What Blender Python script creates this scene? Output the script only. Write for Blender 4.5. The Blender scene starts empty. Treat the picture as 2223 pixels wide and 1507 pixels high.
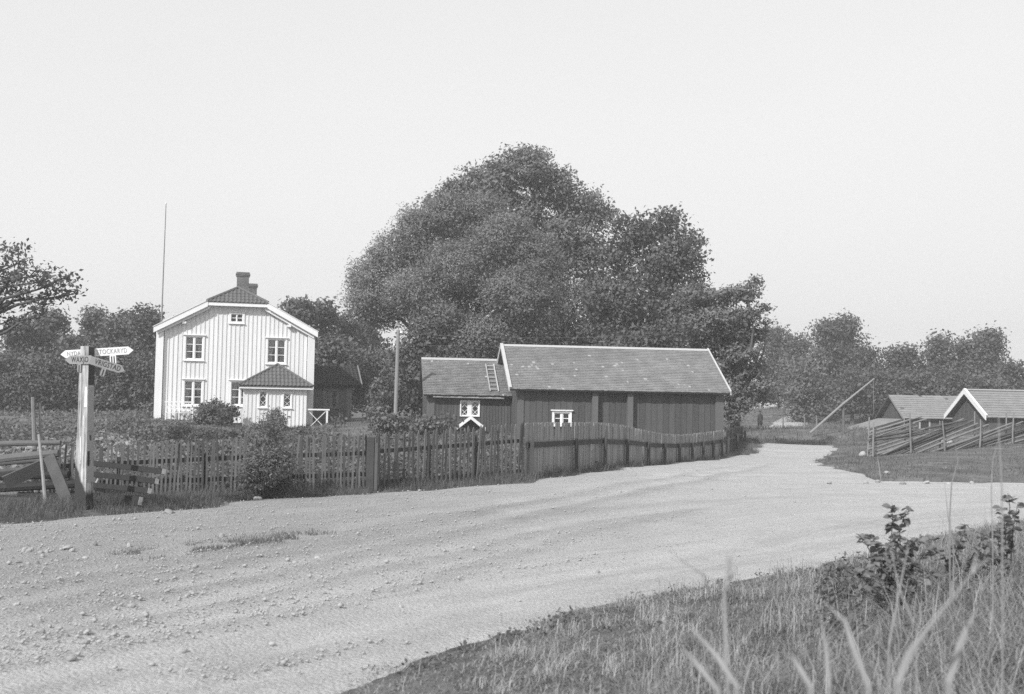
import bpy, math, random
import numpy as np
from mathutils import Vector, Matrix

rng = np.random.default_rng(7)
random.seed(7)
SC = bpy.context.scene
COL = SC.collection

# ------------------------------------------------------------------ camera
F, CX, CY = 2500.0, 1111.5, 753.5
PITCH, ROLL = math.atan((885 - 753.5) / F), math.radians(1.0)
CAM = np.array([0.0, 0.0, 2.0])
FW = np.array([0, math.cos(PITCH), math.sin(PITCH)])
R0 = np.array([1.0, 0, 0]); U0 = np.array([0, -math.sin(PITCH), math.cos(PITCH)])
RV = math.cos(ROLL) * R0 + math.sin(ROLL) * U0
UV = math.cos(ROLL) * U0 - math.sin(ROLL) * R0
cd = bpy.data.cameras.new('camera'); co = bpy.data.objects.new('camera', cd); COL.objects.link(co)
co.matrix_world = Matrix(((RV[0], UV[0], -FW[0], CAM[0]), (RV[1], UV[1], -FW[1], CAM[1]), (RV[2], UV[2], -FW[2], CAM[2]), (0, 0, 0, 1)))
cd.sensor_width = 36; cd.lens = 36 * F / 2223
cd.clip_start = 0.1; cd.clip_end = 2000
cd.dof.use_dof = True; cd.dof.focus_distance = 34; cd.dof.aperture_fstop = 2.9
SC.camera = co

# ------------------------------------------------------------------ light
SUN_AZ = math.radians(-125.0)            # direction towards the sun, measured from +x
SUN_EL = math.radians(36.0)
sd = bpy.data.lights.new('sun', 'SUN'); so = bpy.data.objects.new('sun', sd); COL.objects.link(so)
sv = Vector((math.cos(SUN_AZ) * math.cos(SUN_EL), math.sin(SUN_AZ) * math.cos(SUN_EL), math.sin(SUN_EL)))
so.rotation_euler = sv.to_track_quat('Z', 'Y').to_euler()
so.location = (-30, -40, 40)
sd.energy = 4.3; sd.angle = math.radians(0.6); sd.color = (1, 1, 1)
W = bpy.data.worlds.new('World'); SC.world = W; W.use_nodes = True
nt = W.node_tree; nt.nodes.clear()
sky = nt.nodes.new('ShaderNodeTexSky'); sky.sky_type = 'NISHITA'; sky.sun_disc = False
sky.sun_elevation = SUN_EL; sky.sun_rotation = math.pi / 2 - SUN_AZ
sky.dust_density = 1.2; sky.air_density = 1.0; sky.ozone_density = 1.0
bw = nt.nodes.new('ShaderNodeRGBToBW')
def wmath(op, a, b):
    n = nt.nodes.new('ShaderNodeMath'); n.operation = op
    for i, v in enumerate((a, b)):
        if v is None: continue
        if isinstance(v, (int, float)): n.inputs[i].default_value = v
        else: nt.links.new(v, n.inputs[i])
    return n.outputs[0]
nt.links.new(sky.outputs[0], bw.inputs[0])
SKYMAX = 8.9                              # a white plate sky: the film saturates
e = wmath('EXPONENT', wmath('MULTIPLY', bw.outputs[0], -1.0 / 1.1), None)
tcw = nt.nodes.new('ShaderNodeTexCoord'); mpw = nt.nodes.new('ShaderNodeMapping'); mpw.inputs['Scale'].default_value = (1, 1, 3.5); nt.links.new(tcw.outputs['Generated'], mpw.inputs['Vector'])
nzw = nt.nodes.new('ShaderNodeTexNoise'); nzw.inputs['Scale'].default_value = 2.2; nzw.inputs['Detail'].default_value = 5; nt.links.new(mpw.outputs[0], nzw.inputs['Vector'])
veil = wmath('ADD', wmath('MULTIPLY', nzw.outputs['Fac'], .07), .965)        # thin high cloud all over the sky
L = wmath('MULTIPLY', wmath('MULTIPLY', wmath('SUBTRACT', 1.0, e), veil), SKYMAX)
bg = nt.nodes.new('ShaderNodeBackground'); bg.inputs[1].default_value = 0.1
out = nt.nodes.new('ShaderNodeOutputWorld')
nt.links.new(L, bg.inputs[0]); nt.links.new(bg.outputs[0], out.inputs[0])
SC.view_settings.view_transform = 'Standard'; SC.view_settings.look = 'None'
SC.view_settings.exposure = 0.12; SC.view_settings.gamma = 1.0; SC.view_settings.use_curve_mapping = False
SC.cycles.max_bounces = 5; SC.cycles.diffuse_bounces = 3; SC.cycles.transparent_max_bounces = 8
SC.cycles.volume_bounces = 0
SC.cycles.use_denoising = False

# ------------------------------------------------------------------ coordinate helpers
def ray(px, py): return FW * F + RV * (px - CX) - UV * (py - CY)
def at(px, py, Y):
    d = ray(px, py); return CAM + d * (Y / d[1])
class Frame:
    def __init__(s, O, deg): s.O = np.array(O, float); s.a = math.radians(deg)
    def loc(s, p):
        p = np.asarray(p, float) - s.O; c, q = math.cos(s.a), math.sin(s.a)
        return np.array([p[0] * c + p[1] * q, -p[0] * q + p[1] * c, p[2]])
    def hit(s, px, py, w=0.0):
        d = ray(px, py); c, q = math.cos(s.a), math.sin(s.a)
        dl = np.array([d[0] * c + d[1] * q, -d[0] * q + d[1] * c, d[2]]); cl = s.loc(CAM)
        return cl + dl * ((w - cl[1]) / dl[1])
    def world(s, p):
        c, q = math.cos(s.a), math.sin(s.a)
        return s.O + np.array([p[0] * c - p[1] * q, p[0] * q + p[1] * c, p[2]])

# ------------------------------------------------------------------ terrain
TP = [at(*t) for t in [
    (30, 1478, 8.1), (500, 1478, 8.15), (830, 1478, 8.3), (1050, 1390, 9.8), (1400, 1300, 12), (1640, 1255, 13.7), (1900, 1210, 15.8), (2190, 1140, 20.8),
    (30, 1140, 18.2), (185, 1108, 19.8), (400, 1110, 20.5), (560, 1085, 23), (800, 1072, 24), (1135, 1050, 27), (1300, 1027, 32),
    (1450, 1008, 40.5), (1560, 999, 46.5), (1640, 987, 53), (1700, 968, 66), (1790, 962, 72), (1768, 1004, 46), (1920, 1046, 33.4), (2190, 1051, 33.6),
    (330, 1083, 23.5), (110, 1085, 22.5), (790, 1070, 24.8), (1135, 1040, 28), (1300, 1015, 34), (1440, 1001, 42), (1570, 990, 49),
    (336, 910, 63), (500, 924, 64), (665, 931, 62), (750, 945, 55), (500, 960, 45), (60, 910, 80), (280, 905, 75), (850, 915, 62),
    (1650, 937, 98), (1690, 893, 150), (1735, 917, 118), (1830, 938, 75), (1990, 943, 90), (2130, 952, 80), (1885, 995, 45), (2195, 967, 50), (2195, 940, 75), (1800, 884, 128), (1900, 888, 130),
    (2050, 1030, 35.5)]]
TP += [np.array(p, float) for p in [
    (0.3, 53, .5), (10, 54.5, .45), (0, 0, .45), (3, 3, .45), (6, 6, .5), (2, 7.5, .33), (4.3, 10.4, .36), (-5, 2, .05), (11, 14, .6), (8, 10, .6), (3.6, 12.2, .18), (7.5, 15, .45), (12, 19, .5),
    (-14, 10, .1), (-20, 30, .2), (30, 30, .3), (30, 20, .8), (-200, 260, 5), (200, 280, 12), (-180, 60, 1), (-180, -40, 0), (180, -40, 1), (180, 80, 4), (0, 250, 6), (-60, 130, 1.5), (80, 190, 6), (20, 90, .6), (40, 60, 1.0)]]
TP = np.array(TP)
def _phi(r2): return np.sqrt(r2 + 9.0)
_A = _phi(((TP[:, None, :2] - TP[None, :, :2]) ** 2).sum(-1)) + np.eye(len(TP)) * -0.15
_P = np.c_[np.ones(len(TP)), TP[:, :2]]
_M = np.block([[_A, _P], [_P.T, np.zeros((3, 3))]])
_S = np.linalg.solve(_M, np.r_[TP[:, 2], 0, 0, 0])
def terrain(x, y):
    x = np.asarray(x, float); y = np.asarray(y, float); sh = np.broadcast(x, y).shape
    X = np.broadcast_to(x, sh).ravel(); Y = np.broadcast_to(y, sh).ravel(); o = np.empty(X.size)
    for i in range(0, X.size, 20000):
        a, b = X[i:i + 20000], Y[i:i + 20000]
        o[i:i + 20000] = _phi((a[:, None] - TP[:, 0]) ** 2 + (b[:, None] - TP[:, 1]) ** 2) @ _S[:-3] + _S[-3] + _S[-2] * a + _S[-1] * b
    return o.reshape(sh)
def tz(x, y): return float(terrain(x, y))
def ground_hit(px, py, Y0=30.0):
    d = ray(px, py); lo, hi = 2.0, 400.0
    ts = np.geomspace(2, 300, 500); P = CAM + d[None] * (ts / d[1])[:, None]
    below = P[:, 2] < terrain(P[:, 0], P[:, 1]); i = int(np.argmax(below)) if below.any() else 499
    lo, hi = ts[max(i - 1, 0)], ts[i]
    for _ in range(25):
        m = (lo + hi) / 2; p = CAM + d * (m / d[1])
        if p[2] < tz(p[0], p[1]): hi = m
        else: lo = m
    return CAM + d * (hi / d[1])
def vnoise(x, y, seed=0):
    x = np.asarray(x, float); y = np.asarray(y, float)
    xi = np.floor(x).astype(np.int64); yi = np.floor(y).astype(np.int64); fx = x - xi; fy = y - yi
    fx = fx * fx * (3 - 2 * fx); fy = fy * fy * (3 - 2 * fy)
    def h(a, b):
        n = (a * 374761393 + b * 668265263 + seed * 974711) & 0x7fffffff
        n = ((n ^ (n >> 13)) * 1274126177) & 0x7fffffff
        return ((n ^ (n >> 16)) & 0xffff) / 65535.0
    return (h(xi, yi) * (1 - fx) + h(xi + 1, yi) * fx) * (1 - fy) + (h(xi, yi + 1) * (1 - fx) + h(xi + 1, yi + 1) * fx) * fy
def fbm(x, y, seed=0, o=4):
    s = 0; a = .5
    for k in range(o): s = s + a * vnoise(x * 2 ** k, y * 2 ** k, seed + k); a *= .5
    return s

# ------------------------------------------------------------------ objects
def tag(o, label=None, cat=None, group=None, kind=None):
    if label: o['label'] = label
    if cat: o['category'] = cat
    if group: o['group'] = group
    if kind: o['kind'] = kind
    return o
def thing(name, label, cat, loc=(0, 0, 0), rot=0.0, group=None):
    o = bpy.data.objects.new(name, None); COL.objects.link(o); o.empty_display_size = .2
    o.location = [float(v) for v in loc]; o.rotation_euler = (0, 0, rot)
    return tag(o, label, cat, group)
def link(name, me, parent=None, loc=None, rot=None, scale=None):
    o = bpy.data.objects.new(name, me); COL.objects.link(o)
    if parent is not None: o.parent = parent
    if loc is not None: o.location = [float(v) for v in loc]
    if rot is not None: o.rotation_euler = rot
    if scale is not None: o.scale = scale
    return o
class MB:
    def __init__(s): s.v = []; s.f = []
    def add(s, v, f):
        n = len(s.v); s.v += [tuple(float(c) for c in p) for p in v]; s.f += [tuple(i + n for i in q) for q in f]; return s
    def box(s, x0, x1, y0, y1, z0, z1):
        v = [(x0, y0, z0), (x1, y0, z0), (x1, y1, z0), (x0, y1, z0), (x0, y0, z1), (x1, y0, z1), (x1, y1, z1), (x0, y1, z1)]
        return s.add(v, [(0, 3, 2, 1), (4, 5, 6, 7), (0, 1, 5, 4), (1, 2, 6, 5), (2, 3, 7, 6), (3, 0, 4, 7)])
    def hexa(s, b, t):          # bottom quad, top quad
        return s.add(list(b) + list(t), [(0, 3, 2, 1), (4, 5, 6, 7), (0, 1, 5, 4), (1, 2, 6, 5), (2, 3, 7, 6), (3, 0, 4, 7)])
    def beam(s, p, q, w, h, up=(0, 0, 1), taper=1.0):
        p = np.array(p, float); q = np.array(q, float); d = q - p; d /= np.linalg.norm(d)
        a = np.cross(d, up); a /= np.linalg.norm(a); b = np.cross(a, d)
        r = lambda c, k: [c - a * w / 2 * k - b * h / 2 * k, c + a * w / 2 * k - b * h / 2 * k, c + a * w / 2 * k + b * h / 2 * k, c - a * w / 2 * k + b * h / 2 * k]
        return s.hexa(r(p, 1), r(q, taper))
    def tube(s, pts, rad, n=7, cap=True):
        pts = [np.array(p, float) for p in pts]
        if not hasattr(rad, '__len__'): rad = [rad] * len(pts)
        V = []; Fc = []; prev = None
        for i, p in enumerate(pts):
            d = pts[min(i + 1, len(pts) - 1)] - pts[max(i - 1, 0)]; d = d / (np.linalg.norm(d) + 1e-9)
            if prev is None: a = np.cross(d, (0, 0, 1.0) if abs(d[2]) < .9 else (1.0, 0, 0))
            else: a = prev - d * (prev @ d)
            a /= np.linalg.norm(a); prev = a; b = np.cross(d, a)
            for k in range(n):
                t = 2 * math.pi * k / n; V.append(p + rad[i] * (math.cos(t) * a + math.sin(t) * b))
        for i in range(len(pts) - 1):
            for k in range(n): Fc.append((i * n + k, i * n + (k + 1) % n, (i + 1) * n + (k + 1) % n, (i + 1) * n + k))
        if cap:
            Fc.append(tuple(range(n - 1, -1, -1))); Fc.append(tuple((len(pts) - 1) * n + k for k in range(n)))
        return s.add(V, Fc)
    def prism(s, poly, d):      # polygon (3-D points) extruded by vector d
        n = len(poly); V = [np.array(p, float) for p in poly] + [np.array(p, float) + np.array(d, float) for p in poly]
        return s.add(V, [tuple(range(n)), tuple(range(2 * n - 1, n - 1, -1))] + [(i, i + n, (i + 1) % n + n, (i + 1) % n) for i in range(n)])
    def sub(s, off):
        s.v = [(a - off[0], b - off[1], c - off[2]) for a, b, c in s.v]; return s
    def mesh(s, name, mat):
        me = bpy.data.meshes.new(name); me.from_pydata(s.v, [], s.f)
        if mat: me.materials.append(mat)
        import bmesh
        bm = bmesh.new(); bm.from_mesh(me); bmesh.ops.recalc_face_normals(bm, faces=bm.faces); bm.to_mesh(me); bm.free()
        return me
    def build(s, name, mat, parent=None, smooth=False, off=None):
        if off is not None: s.sub(off)
        me = s.mesh(name, mat)
        if smooth: me.polygons.foreach_set('use_smooth', [True] * len(me.polygons))
        return link(name, me, parent)
def mesh_np(name, V, faces, mat, rnd=None, smooth=False):
    """faces: list of (M,k) int arrays"""
    me = bpy.data.meshes.new(name); V = np.asarray(V, np.float32)
    tot = sum(f.shape[0] for f in faces); loops = np.concatenate([f.ravel() for f in faces]).astype(np.int32)
    cnt = np.concatenate([np.full(f.shape[0], f.shape[1], np.int32) for f in faces]); st = np.r_[0, np.cumsum(cnt)[:-1]].astype(np.int32)
    me.vertices.add(len(V)); me.vertices.foreach_set('co', V.ravel()); me.loops.add(len(loops)); me.loops.foreach_set('vertex_index', loops)
    me.polygons.add(tot); me.polygons.foreach_set('loop_start', st)
    if smooth: me.polygons.foreach_set('use_smooth', np.ones(tot, bool))
    me.update(calc_edges=True)
    if rnd is not None:
        at_ = me.attributes.new('rnd', 'FLOAT', 'FACE'); at_.data.foreach_set('value', np.asarray(rnd, np.float32))
    me.materials.append(mat); return me

# ------------------------------------------------------------------ materials (a black and white photograph: neutral greys)
def _new(name):
    m = bpy.data.materials.new(name); m.use_nodes = True; n = m.node_tree; n.nodes.clear()
    o = n.nodes.new('ShaderNodeOutputMaterial'); return m, n, o
def nd(n, t, **k):
    x = n.nodes.new(t)
    for a, b in k.items(): setattr(x, a, b)
    return x
def mth(n, op, a, b=None, c=None, clamp=False):
    x = n.nodes.new('ShaderNodeMath'); x.operation = op; x.use_clamp = clamp
    for i, v in enumerate((a, b, c)):
        if v is None: continue
        if isinstance(v, (int, float)): x.inputs[i].default_value = v
        else: n.links.new(v, x.inputs[i])
    return x.outputs[0]
def noise(n, vec, scale, detail=4, rough=.6):
    x = nd(n, 'ShaderNodeTexNoise'); x.inputs['Scale'].default_value = scale; x.inputs['Detail'].default_value = detail; x.inputs['Roughness'].default_value = rough
    n.links.new(vec, x.inputs['Vector']); return x.outputs['Fac']
def coords(n, stretch=(1, 1, 1), per_object=True):
    tc = nd(n, 'ShaderNodeTexCoord'); v = tc.outputs['Object']
    if per_object:
        oi = nd(n, 'ShaderNodeObjectInfo'); a = nd(n, 'ShaderNodeVectorMath', operation='ADD'); n.links.new(v, a.inputs[0])
        s = nd(n, 'ShaderNodeVectorMath', operation='SCALE'); s.inputs['Scale'].default_value = 1.0
        n.links.new(oi.outputs['Location'], s.inputs[0]); n.links.new(s.outputs[0], a.inputs[1]); v = a.outputs[0]
    mp = nd(n, 'ShaderNodeMapping'); mp.inputs['Scale'].default_value = stretch; n.links.new(v, mp.inputs['Vector'])
    return mp.outputs[0]
def mat(name, v, var=.25, scale=6, stretch=(1, 1, 1), rough=.85, bump=.3, objvar=.15, fine=40, big=.0, spec=.2):
    m, n, o = _new(name); p = nd(n, 'ShaderNodeBsdfPrincipled'); n.links.new(p.outputs[0], o.inputs[0])
    c = coords(n, stretch); a = noise(n, c, scale, 5); b = noise(n, c, fine, 3, .7)
    x = mth(n, 'ADD', mth(n, 'MULTIPLY', mth(n, 'SUBTRACT', a, .5), 2.2 * var), mth(n, 'MULTIPLY', mth(n, 'SUBTRACT', b, .5), 1.6 * var))
    if big: x = mth(n, 'ADD', x, mth(n, 'MULTIPLY', mth(n, 'SUBTRACT', noise(n, c, scale * .12, 2), .5), 2 * big))
    oi = nd(n, 'ShaderNodeObjectInfo')
    x = mth(n, 'ADD', x, mth(n, 'MULTIPLY', mth(n, 'SUBTRACT', oi.outputs['Random'], .5), 2 * objvar))
    x = mth(n, 'MULTIPLY', mth(n, 'MAXIMUM', mth(n, 'ADD', x, 1.0), .15), v)
    n.links.new(x, p.inputs['Base Color']); p.inputs['Roughness'].default_value = rough; p.inputs['Specular IOR Level'].default_value = spec
    if bump:
        bu = nd(n, 'ShaderNodeBump'); bu.inputs['Strength'].default_value = bump; bu.inputs['Distance'].default_value = .01
        n.links.new(mth(n, 'ADD', a, b), bu.inputs['Height']); n.links.new(bu.outputs[0], p.inputs['Normal'])
    return m
def leaf_mat(name, lo, hi, trans=.35, patch=.35, pscale=.5, rough=.55):
    m, n, o = _new(name)
    at_ = nd(n, 'ShaderNodeAttribute', attribute_name='rnd')
    tc = nd(n, 'ShaderNodeTexCoord'); pa = noise(n, tc.outputs['Object'], pscale, 3)
    x = mth(n, 'ADD', mth(n, 'MULTIPLY', at_.outputs['Fac'], 1 - patch), mth(n, 'MULTIPLY', pa, patch))
    x = mth(n, 'MULTIPLY_ADD', x, hi - lo, lo)
    p = nd(n, 'ShaderNodeBsdfPrincipled'); p.inputs['Roughness'].default_value = rough; p.inputs['Specular IOR Level'].default_value = .35
    n.links.new(x, p.inputs['Base Color'])
    t = nd(n, 'ShaderNodeBsdfTranslucent'); n.links.new(x, t.inputs[0])
    mx = nd(n, 'ShaderNodeMixShader'); mx.inputs[0].default_value = trans
    n.links.new(p.outputs[0], mx.inputs[1]); n.links.new(t.outputs[0], mx.inputs[2]); n.links.new(mx.outputs[0], o.inputs[0])
    return m
def glass_mat():
    m, n, o = _new('window_glass')
    f = nd(n, 'ShaderNodeFresnel'); f.inputs[0].default_value = 1.5
    t = nd(n, 'ShaderNodeBsdfTransparent'); t.inputs[0].default_value = (.9, .9, .9, 1)
    g = nd(n, 'ShaderNodeBsdfGlossy'); g.inputs['Roughness'].default_value = .03
    mx = nd(n, 'ShaderNodeMixShader'); n.links.new(mth(n, 'MULTIPLY', f.outputs[0], 1.3, clamp=True), mx.inputs[0])
    n.links.new(t.outputs[0], mx.inputs[1]); n.links.new(g.outputs[0], mx.inputs[2]); n.links.new(mx.outputs[0], o.inputs[0])
    return m
VW = (9, 9, .6)      # grain running up
M = dict(
    white_board=mat('white_board_paint', .74, .11, 1.4, VW, .7, .15, .05),
    white_trim=mat('white_trim_paint', .78, .06, 5, rough=.6, bump=.1, objvar=.03),
    batten=mat('white_batten_paint', .66, .08, 3, VW, .7, .15, .05),
    verge_paint=mat('verge_paint', .52, .2, 3, rough=.8, bump=.2, objvar=.08),
    backing=mat('dark_gap_backing', .12, .2, bump=0),
    interior=mat('room_interior', .12, .15, bump=0, objvar=0),
    curtain=mat('curtain_cloth', .62, .1, 8, (8, 8, .5), .9, .3, .06),
    red_board=mat('weathered_red_paint', .088, .22, 2.5, (9, 9, .5), .9, .5, .16),
    red_post=mat('corner_board_paint', .12, .18, 2.5, (9, 9, .5), .9, .4, .05),
    shake=mat('grey_wood_shakes', .215, .45, 1.6, (1, 1, 1), .9, .5, .0, 14, big=.25),
    shake_old=mat('mossy_wood_shakes', .20, .6, 2.2, (1, 1, 1), .95, .6, .0, 16, big=.25),
    far_shake=mat('far_shakes', .25, .3, 1.6, (1, 1, 1), .9, .4, .0, 9),
    tile=mat('clay_roof_tile', .13, .3, 3, rough=.8, bump=.4, objvar=0, fine=25),
    tile_dark=mat('dark_roof_tile', .04, .3, 3, rough=.85, bump=.4, objvar=0),
    brick=mat('chimney_brick', .16, .35, 6, rough=.9, bump=.6, objvar=.2),
    mortar=mat('chimney_mortar', .22, .2, 8, bump=.3),
    stone=mat('foundation_stone', .32, .3, 4, rough=.9, bump=.5),
    picket=mat('picket_wood', .125, .3, 3, (12, 12, .8), .9, .5, .4),
    paling=mat('paling_wood', .25, .3, 3, (12, 12, .7), .9, .5, .2),
    rail=mat('dark_rail_wood', .065, .3, 3, (1, 1, 1), .9, .4, .1),
    log=mat('grey_log', .12, .4, 3, (1, 1, 1), .9, .6, .25),
    pale_pole=mat('pale_pole_wood', .40, .25, 3, (5, 5, .4), .85, .4, .2),
    tarred=mat('tarred_plank', .03, .3, 3, (1, 1, 1), .8, .4, .15),
    grey_pole=mat('grey_pole_wood', .25, .3, 3, (5, 5, .4), .9, .4, .1),
    grey_plank=mat('grey_weathered_plank', .10, .35, 4, (1, 1, 1), .85, .5, .1),
    plank=mat('worn_plank', .22, .35, 4, (1, 1, 1), .85, .5, .1),
    endgrain=mat('pale_end_grain', .42, .4, 9, rough=.9, bump=.4),
    sign_white=mat('sign_white_paint', .78, .06, 6, rough=.5, bump=.05, objvar=0),
    sign_dark=mat('sign_dull_paint', .27, .12, 6, rough=.55, bump=.05, objvar=0),
    letter=mat('sign_lettering', .045, .1, bump=0, objvar=0),
    letter_faded=mat('sign_lettering_faded', .30, .25, 30, bump=0, objvar=0),
    paper=mat('paper_scrap', .74, .1, 12, bump=.2, objvar=.05),
    bark=mat('tree_bark', .10, .4, 4, (3, 3, .6), .95, .8, .2),
    birch=mat('birch_bark', .3, .3, 5, (1, 1, 3), .8, .3, .1),
    rock=mat('field_stone', .36, .25, 5, rough=.9, bump=.5, objvar=.25),
    pebble=mat('gravel_stones', .38, .2, 3, rough=.95, bump=0, objvar=0),
    cloth_dark=mat('dark_cloth', .045, .2, 12, rough=.95, bump=.2, objvar=0),
    skin=mat('skin', .32, .08, 12, rough=.6, bump=0, objvar=0),
    wire=mat('wire_metal', .22, .1, rough=.4, bump=0),
    iron=mat('iron', .06, .2, rough=.5, bump=0),
    glass=glass_mat(),
    willow=leaf_mat('willow_leaf', .17, .33, .42, .45, .35),
    elm=leaf_mat('elm_leaf', .12, .25, .3, .4, .4),
    maple=leaf_mat('maple_leaf', .09, .19, .3, .4, .4),
    ash=leaf_mat('ash_leaf', .12, .27, .3, .4, .4),
    bush=leaf_mat('bush_leaf', .10, .24, .3, .4, .8),
    pale_bush=leaf_mat('pale_bush_leaf', .12, .27, .3, .4, .8),
    dark_bush=leaf_mat('dark_bush_leaf', .075, .18, .3, .4, .8),
    garden=leaf_mat('garden_leaf', .08, .27, .3, .4, .6),
    cabbage=leaf_mat('pale_garden_leaf', .12, .5, .3, .3, .8),
    far_leaf=leaf_mat('far_tree_leaf', .085, .18, .3, .4, .25),
    verge=leaf_mat('verge_grass_blade', .07, .26, .35, .4, .5),
    bank=leaf_mat('bank_grass_blade', .07, .50, .35, .45, .6),
    straw=leaf_mat('dry_straw', .34, .55, .3, .2, 2),
    sapling=leaf_mat('sapling_leaf', .11, .26, .3, .3, 3, .45),
)
def ground_mat():
    m, n, o = _new('meadow_ground'); p = nd(n, 'ShaderNodeBsdfPrincipled'); n.links.new(p.outputs[0], o.inputs[0])
    tc = nd(n, 'ShaderNodeTexCoord'); v = tc.outputs['Object']
    a = noise(n, v, .12, 3); b = noise(n, v, .9, 5); c = noise(n, v, 14, 6, .8); f = noise(n, v, 60, 4, .8)
    x = mth(n, 'ADD', mth(n, 'MULTIPLY', a, .35), mth(n, 'ADD', mth(n, 'MULTIPLY_ADD', b, 1.0, -.3), mth(n, 'MULTIPLY_ADD', c, 1.2, mth(n, 'MULTIPLY_ADD', f, 1.2, -.98))))
    x = mth(n, 'MAXIMUM', x, .12)
    soil = mth(n, 'MULTIPLY', mth(n, 'SUBTRACT', noise(n, v, .55, 6, .7), .57), 9, clamp=True)
    n.links.new(mth(n, 'ADD', mth(n, 'MULTIPLY_ADD', x, .26, -.005), mth(n, 'MULTIPLY', soil, .14)), p.inputs['Base Color']); p.inputs['Roughness'].default_value = .95; p.inputs['Specular IOR Level'].default_value = .1
    bu = nd(n, 'ShaderNodeBump'); bu.inputs['Strength'].default_value = .8; bu.inputs['Distance'].default_value = .05
    n.links.new(c, bu.inputs['Height']); n.links.new(bu.outputs[0], p.inputs['Normal'])
    return m
def road_mat(base=.48):
    m, n, o = _new('gravel_road'); p = nd(n, 'ShaderNodeBsdfPrincipled'); n.links.new(p.outputs[0], o.inputs[0])
    tc = nd(n, 'ShaderNodeTexCoord'); v = tc.outputs['Object']; flow = nd(n, 'ShaderNodeAttribute', attribute_name='flow').outputs['Vector']
    mp = nd(n, 'ShaderNodeMapping'); mp.inputs['Scale'].default_value = (.10, 1.5, 1); n.links.new(flow, mp.inputs['Vector'])
    s1 = noise(n, mp.outputs[0], 1.0, 4, .6)
    mp2 = nd(n, 'ShaderNodeMapping'); mp2.inputs['Scale'].default_value = (.6, 4, 1); n.links.new(flow, mp2.inputs['Vector'])
    s2 = noise(n, mp2.outputs[0], 1.3, 4, .65)
    b = noise(n, v, .8, 5); c = noise(n, v, 14, 6, .75); d = noise(n, v, 55, 4, .8)
    vo = nd(n, 'ShaderNodeTexVoronoi'); vo.inputs['Scale'].default_value = 28; n.links.new(v, vo.inputs['Vector'])
    gr = noise(n, v, .35, 2)
    x = mth(n, 'ADD', mth(n, 'MULTIPLY', mth(n, 'SUBTRACT', s1, .5), .75), mth(n, 'MULTIPLY', mth(n, 'SUBTRACT', s2, .5), .42))
    x = mth(n, 'ADD', x, mth(n, 'MULTIPLY', mth(n, 'SUBTRACT', b, .5), .35))
    x = mth(n, 'ADD', x, mth(n, 'MULTIPLY', mth(n, 'SUBTRACT', c, .5), .8))
    x = mth(n, 'ADD', x, mth(n, 'MULTIPLY', mth(n, 'SUBTRACT', d, .5), .6))
    wear = nd(n, 'ShaderNodeAttribute', attribute_name='coarse').outputs['Fac']
    lvl = mth(n, 'MULTIPLY_ADD', mth(n, 'ADD', wear, mth(n, 'MULTIPLY', mth(n, 'SUBTRACT', s1, .5), 2.0), clamp=True), -.15, base)
    x = mth(n, 'MULTIPLY', mth(n, 'MAXIMUM', mth(n, 'ADD', x, 1.0), .3), lvl)
    n.links.new(x, p.inputs['Base Color']); p.inputs['Roughness'].default_value = .95; p.inputs['Specular IOR Level'].default_value = .1
    h = mth(n, 'ADD', mth(n, 'MULTIPLY', c, .6), mth(n, 'ADD', mth(n, 'MULTIPLY', vo.outputs['Distance'], -.5), mth(n, 'MULTIPLY', d, .35)))
    h = mth(n, 'ADD', h, mth(n, 'MULTIPLY', s2, .5))
    bu = nd(n, 'ShaderNodeBump'); bu.inputs['Strength'].default_value = .9; bu.inputs['Distance'].default_value = .05
    n.links.new(h, bu.inputs['Height']); n.links.new(bu.outputs[0], p.inputs['Normal'])
    return m
M['ground'] = ground_mat(); M['road'] = road_mat()

# ------------------------------------------------------------------ ground and road
def W2(px, py, Y): return at(px, py, Y)[:2]
ROAD = np.array([(-60, -30), (-40, 2), (-20, 12.5), W2(30, 1140, 18.2), W2(400, 1110, 20.5), W2(560, 1085, 23), W2(800, 1073, 24), W2(1135, 1050, 27), W2(1300, 1028, 32),
    W2(1450, 1010, 40.5), W2(1560, 999, 46.5), W2(1625, 988, 52), W2(1672, 970, 63), W2(1705, 963, 67), W2(1785, 961, 70), W2(1806, 968, 64), W2(1808, 982, 56), W2(1768, 1004, 46), W2(1790, 1024, 39.5), W2(1860, 1038, 36), W2(1920, 1048, 33.6), W2(2190, 1052, 33.6), (24, 34.5), (60, 36),
    (60, 26), (24, 25.5), (14, 23.6), W2(2190, 1140, 20.8), W2(1900, 1210, 15.8), W2(1640, 1255, 13.7), W2(1400, 1300, 12), W2(1200, 1345, 10.7), W2(1050, 1390, 9.8), W2(830, 1478, 8.3),
    (-1.9, 6.4), (-3.3, 3), (-4.5, -4), (-8, -30)])
def poly_sdf(poly, X, Y):
    n = len(poly); d = np.full(X.shape, 1e9); ins = np.zeros(X.shape, bool)
    for i in range(n):
        a, b = poly[i], poly[(i + 1) % n]; e = b - a; t = np.clip(((X - a[0]) * e[0] + (Y - a[1]) * e[1]) / (e @ e), 0, 1)
        d = np.minimum(d, np.hypot(X - a[0] - t * e[0], Y - a[1] - t * e[1]))
        c = ((a[1] > Y) != (b[1] > Y)); den = (b[1] - a[1]) if b[1] != a[1] else 1e-9
        ins ^= c & (X < (b[0] - a[0]) * (Y - a[1]) / den + a[0])
    return np.where(ins, d, -d)
def road_sdf(X, Y):
    near = poly_sdf(ROAD, X, Y)
    return near + (fbm(X * .9, Y * .9, 3) - .47) * np.clip(.5 + Y * .015, .5, 1.6)
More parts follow.
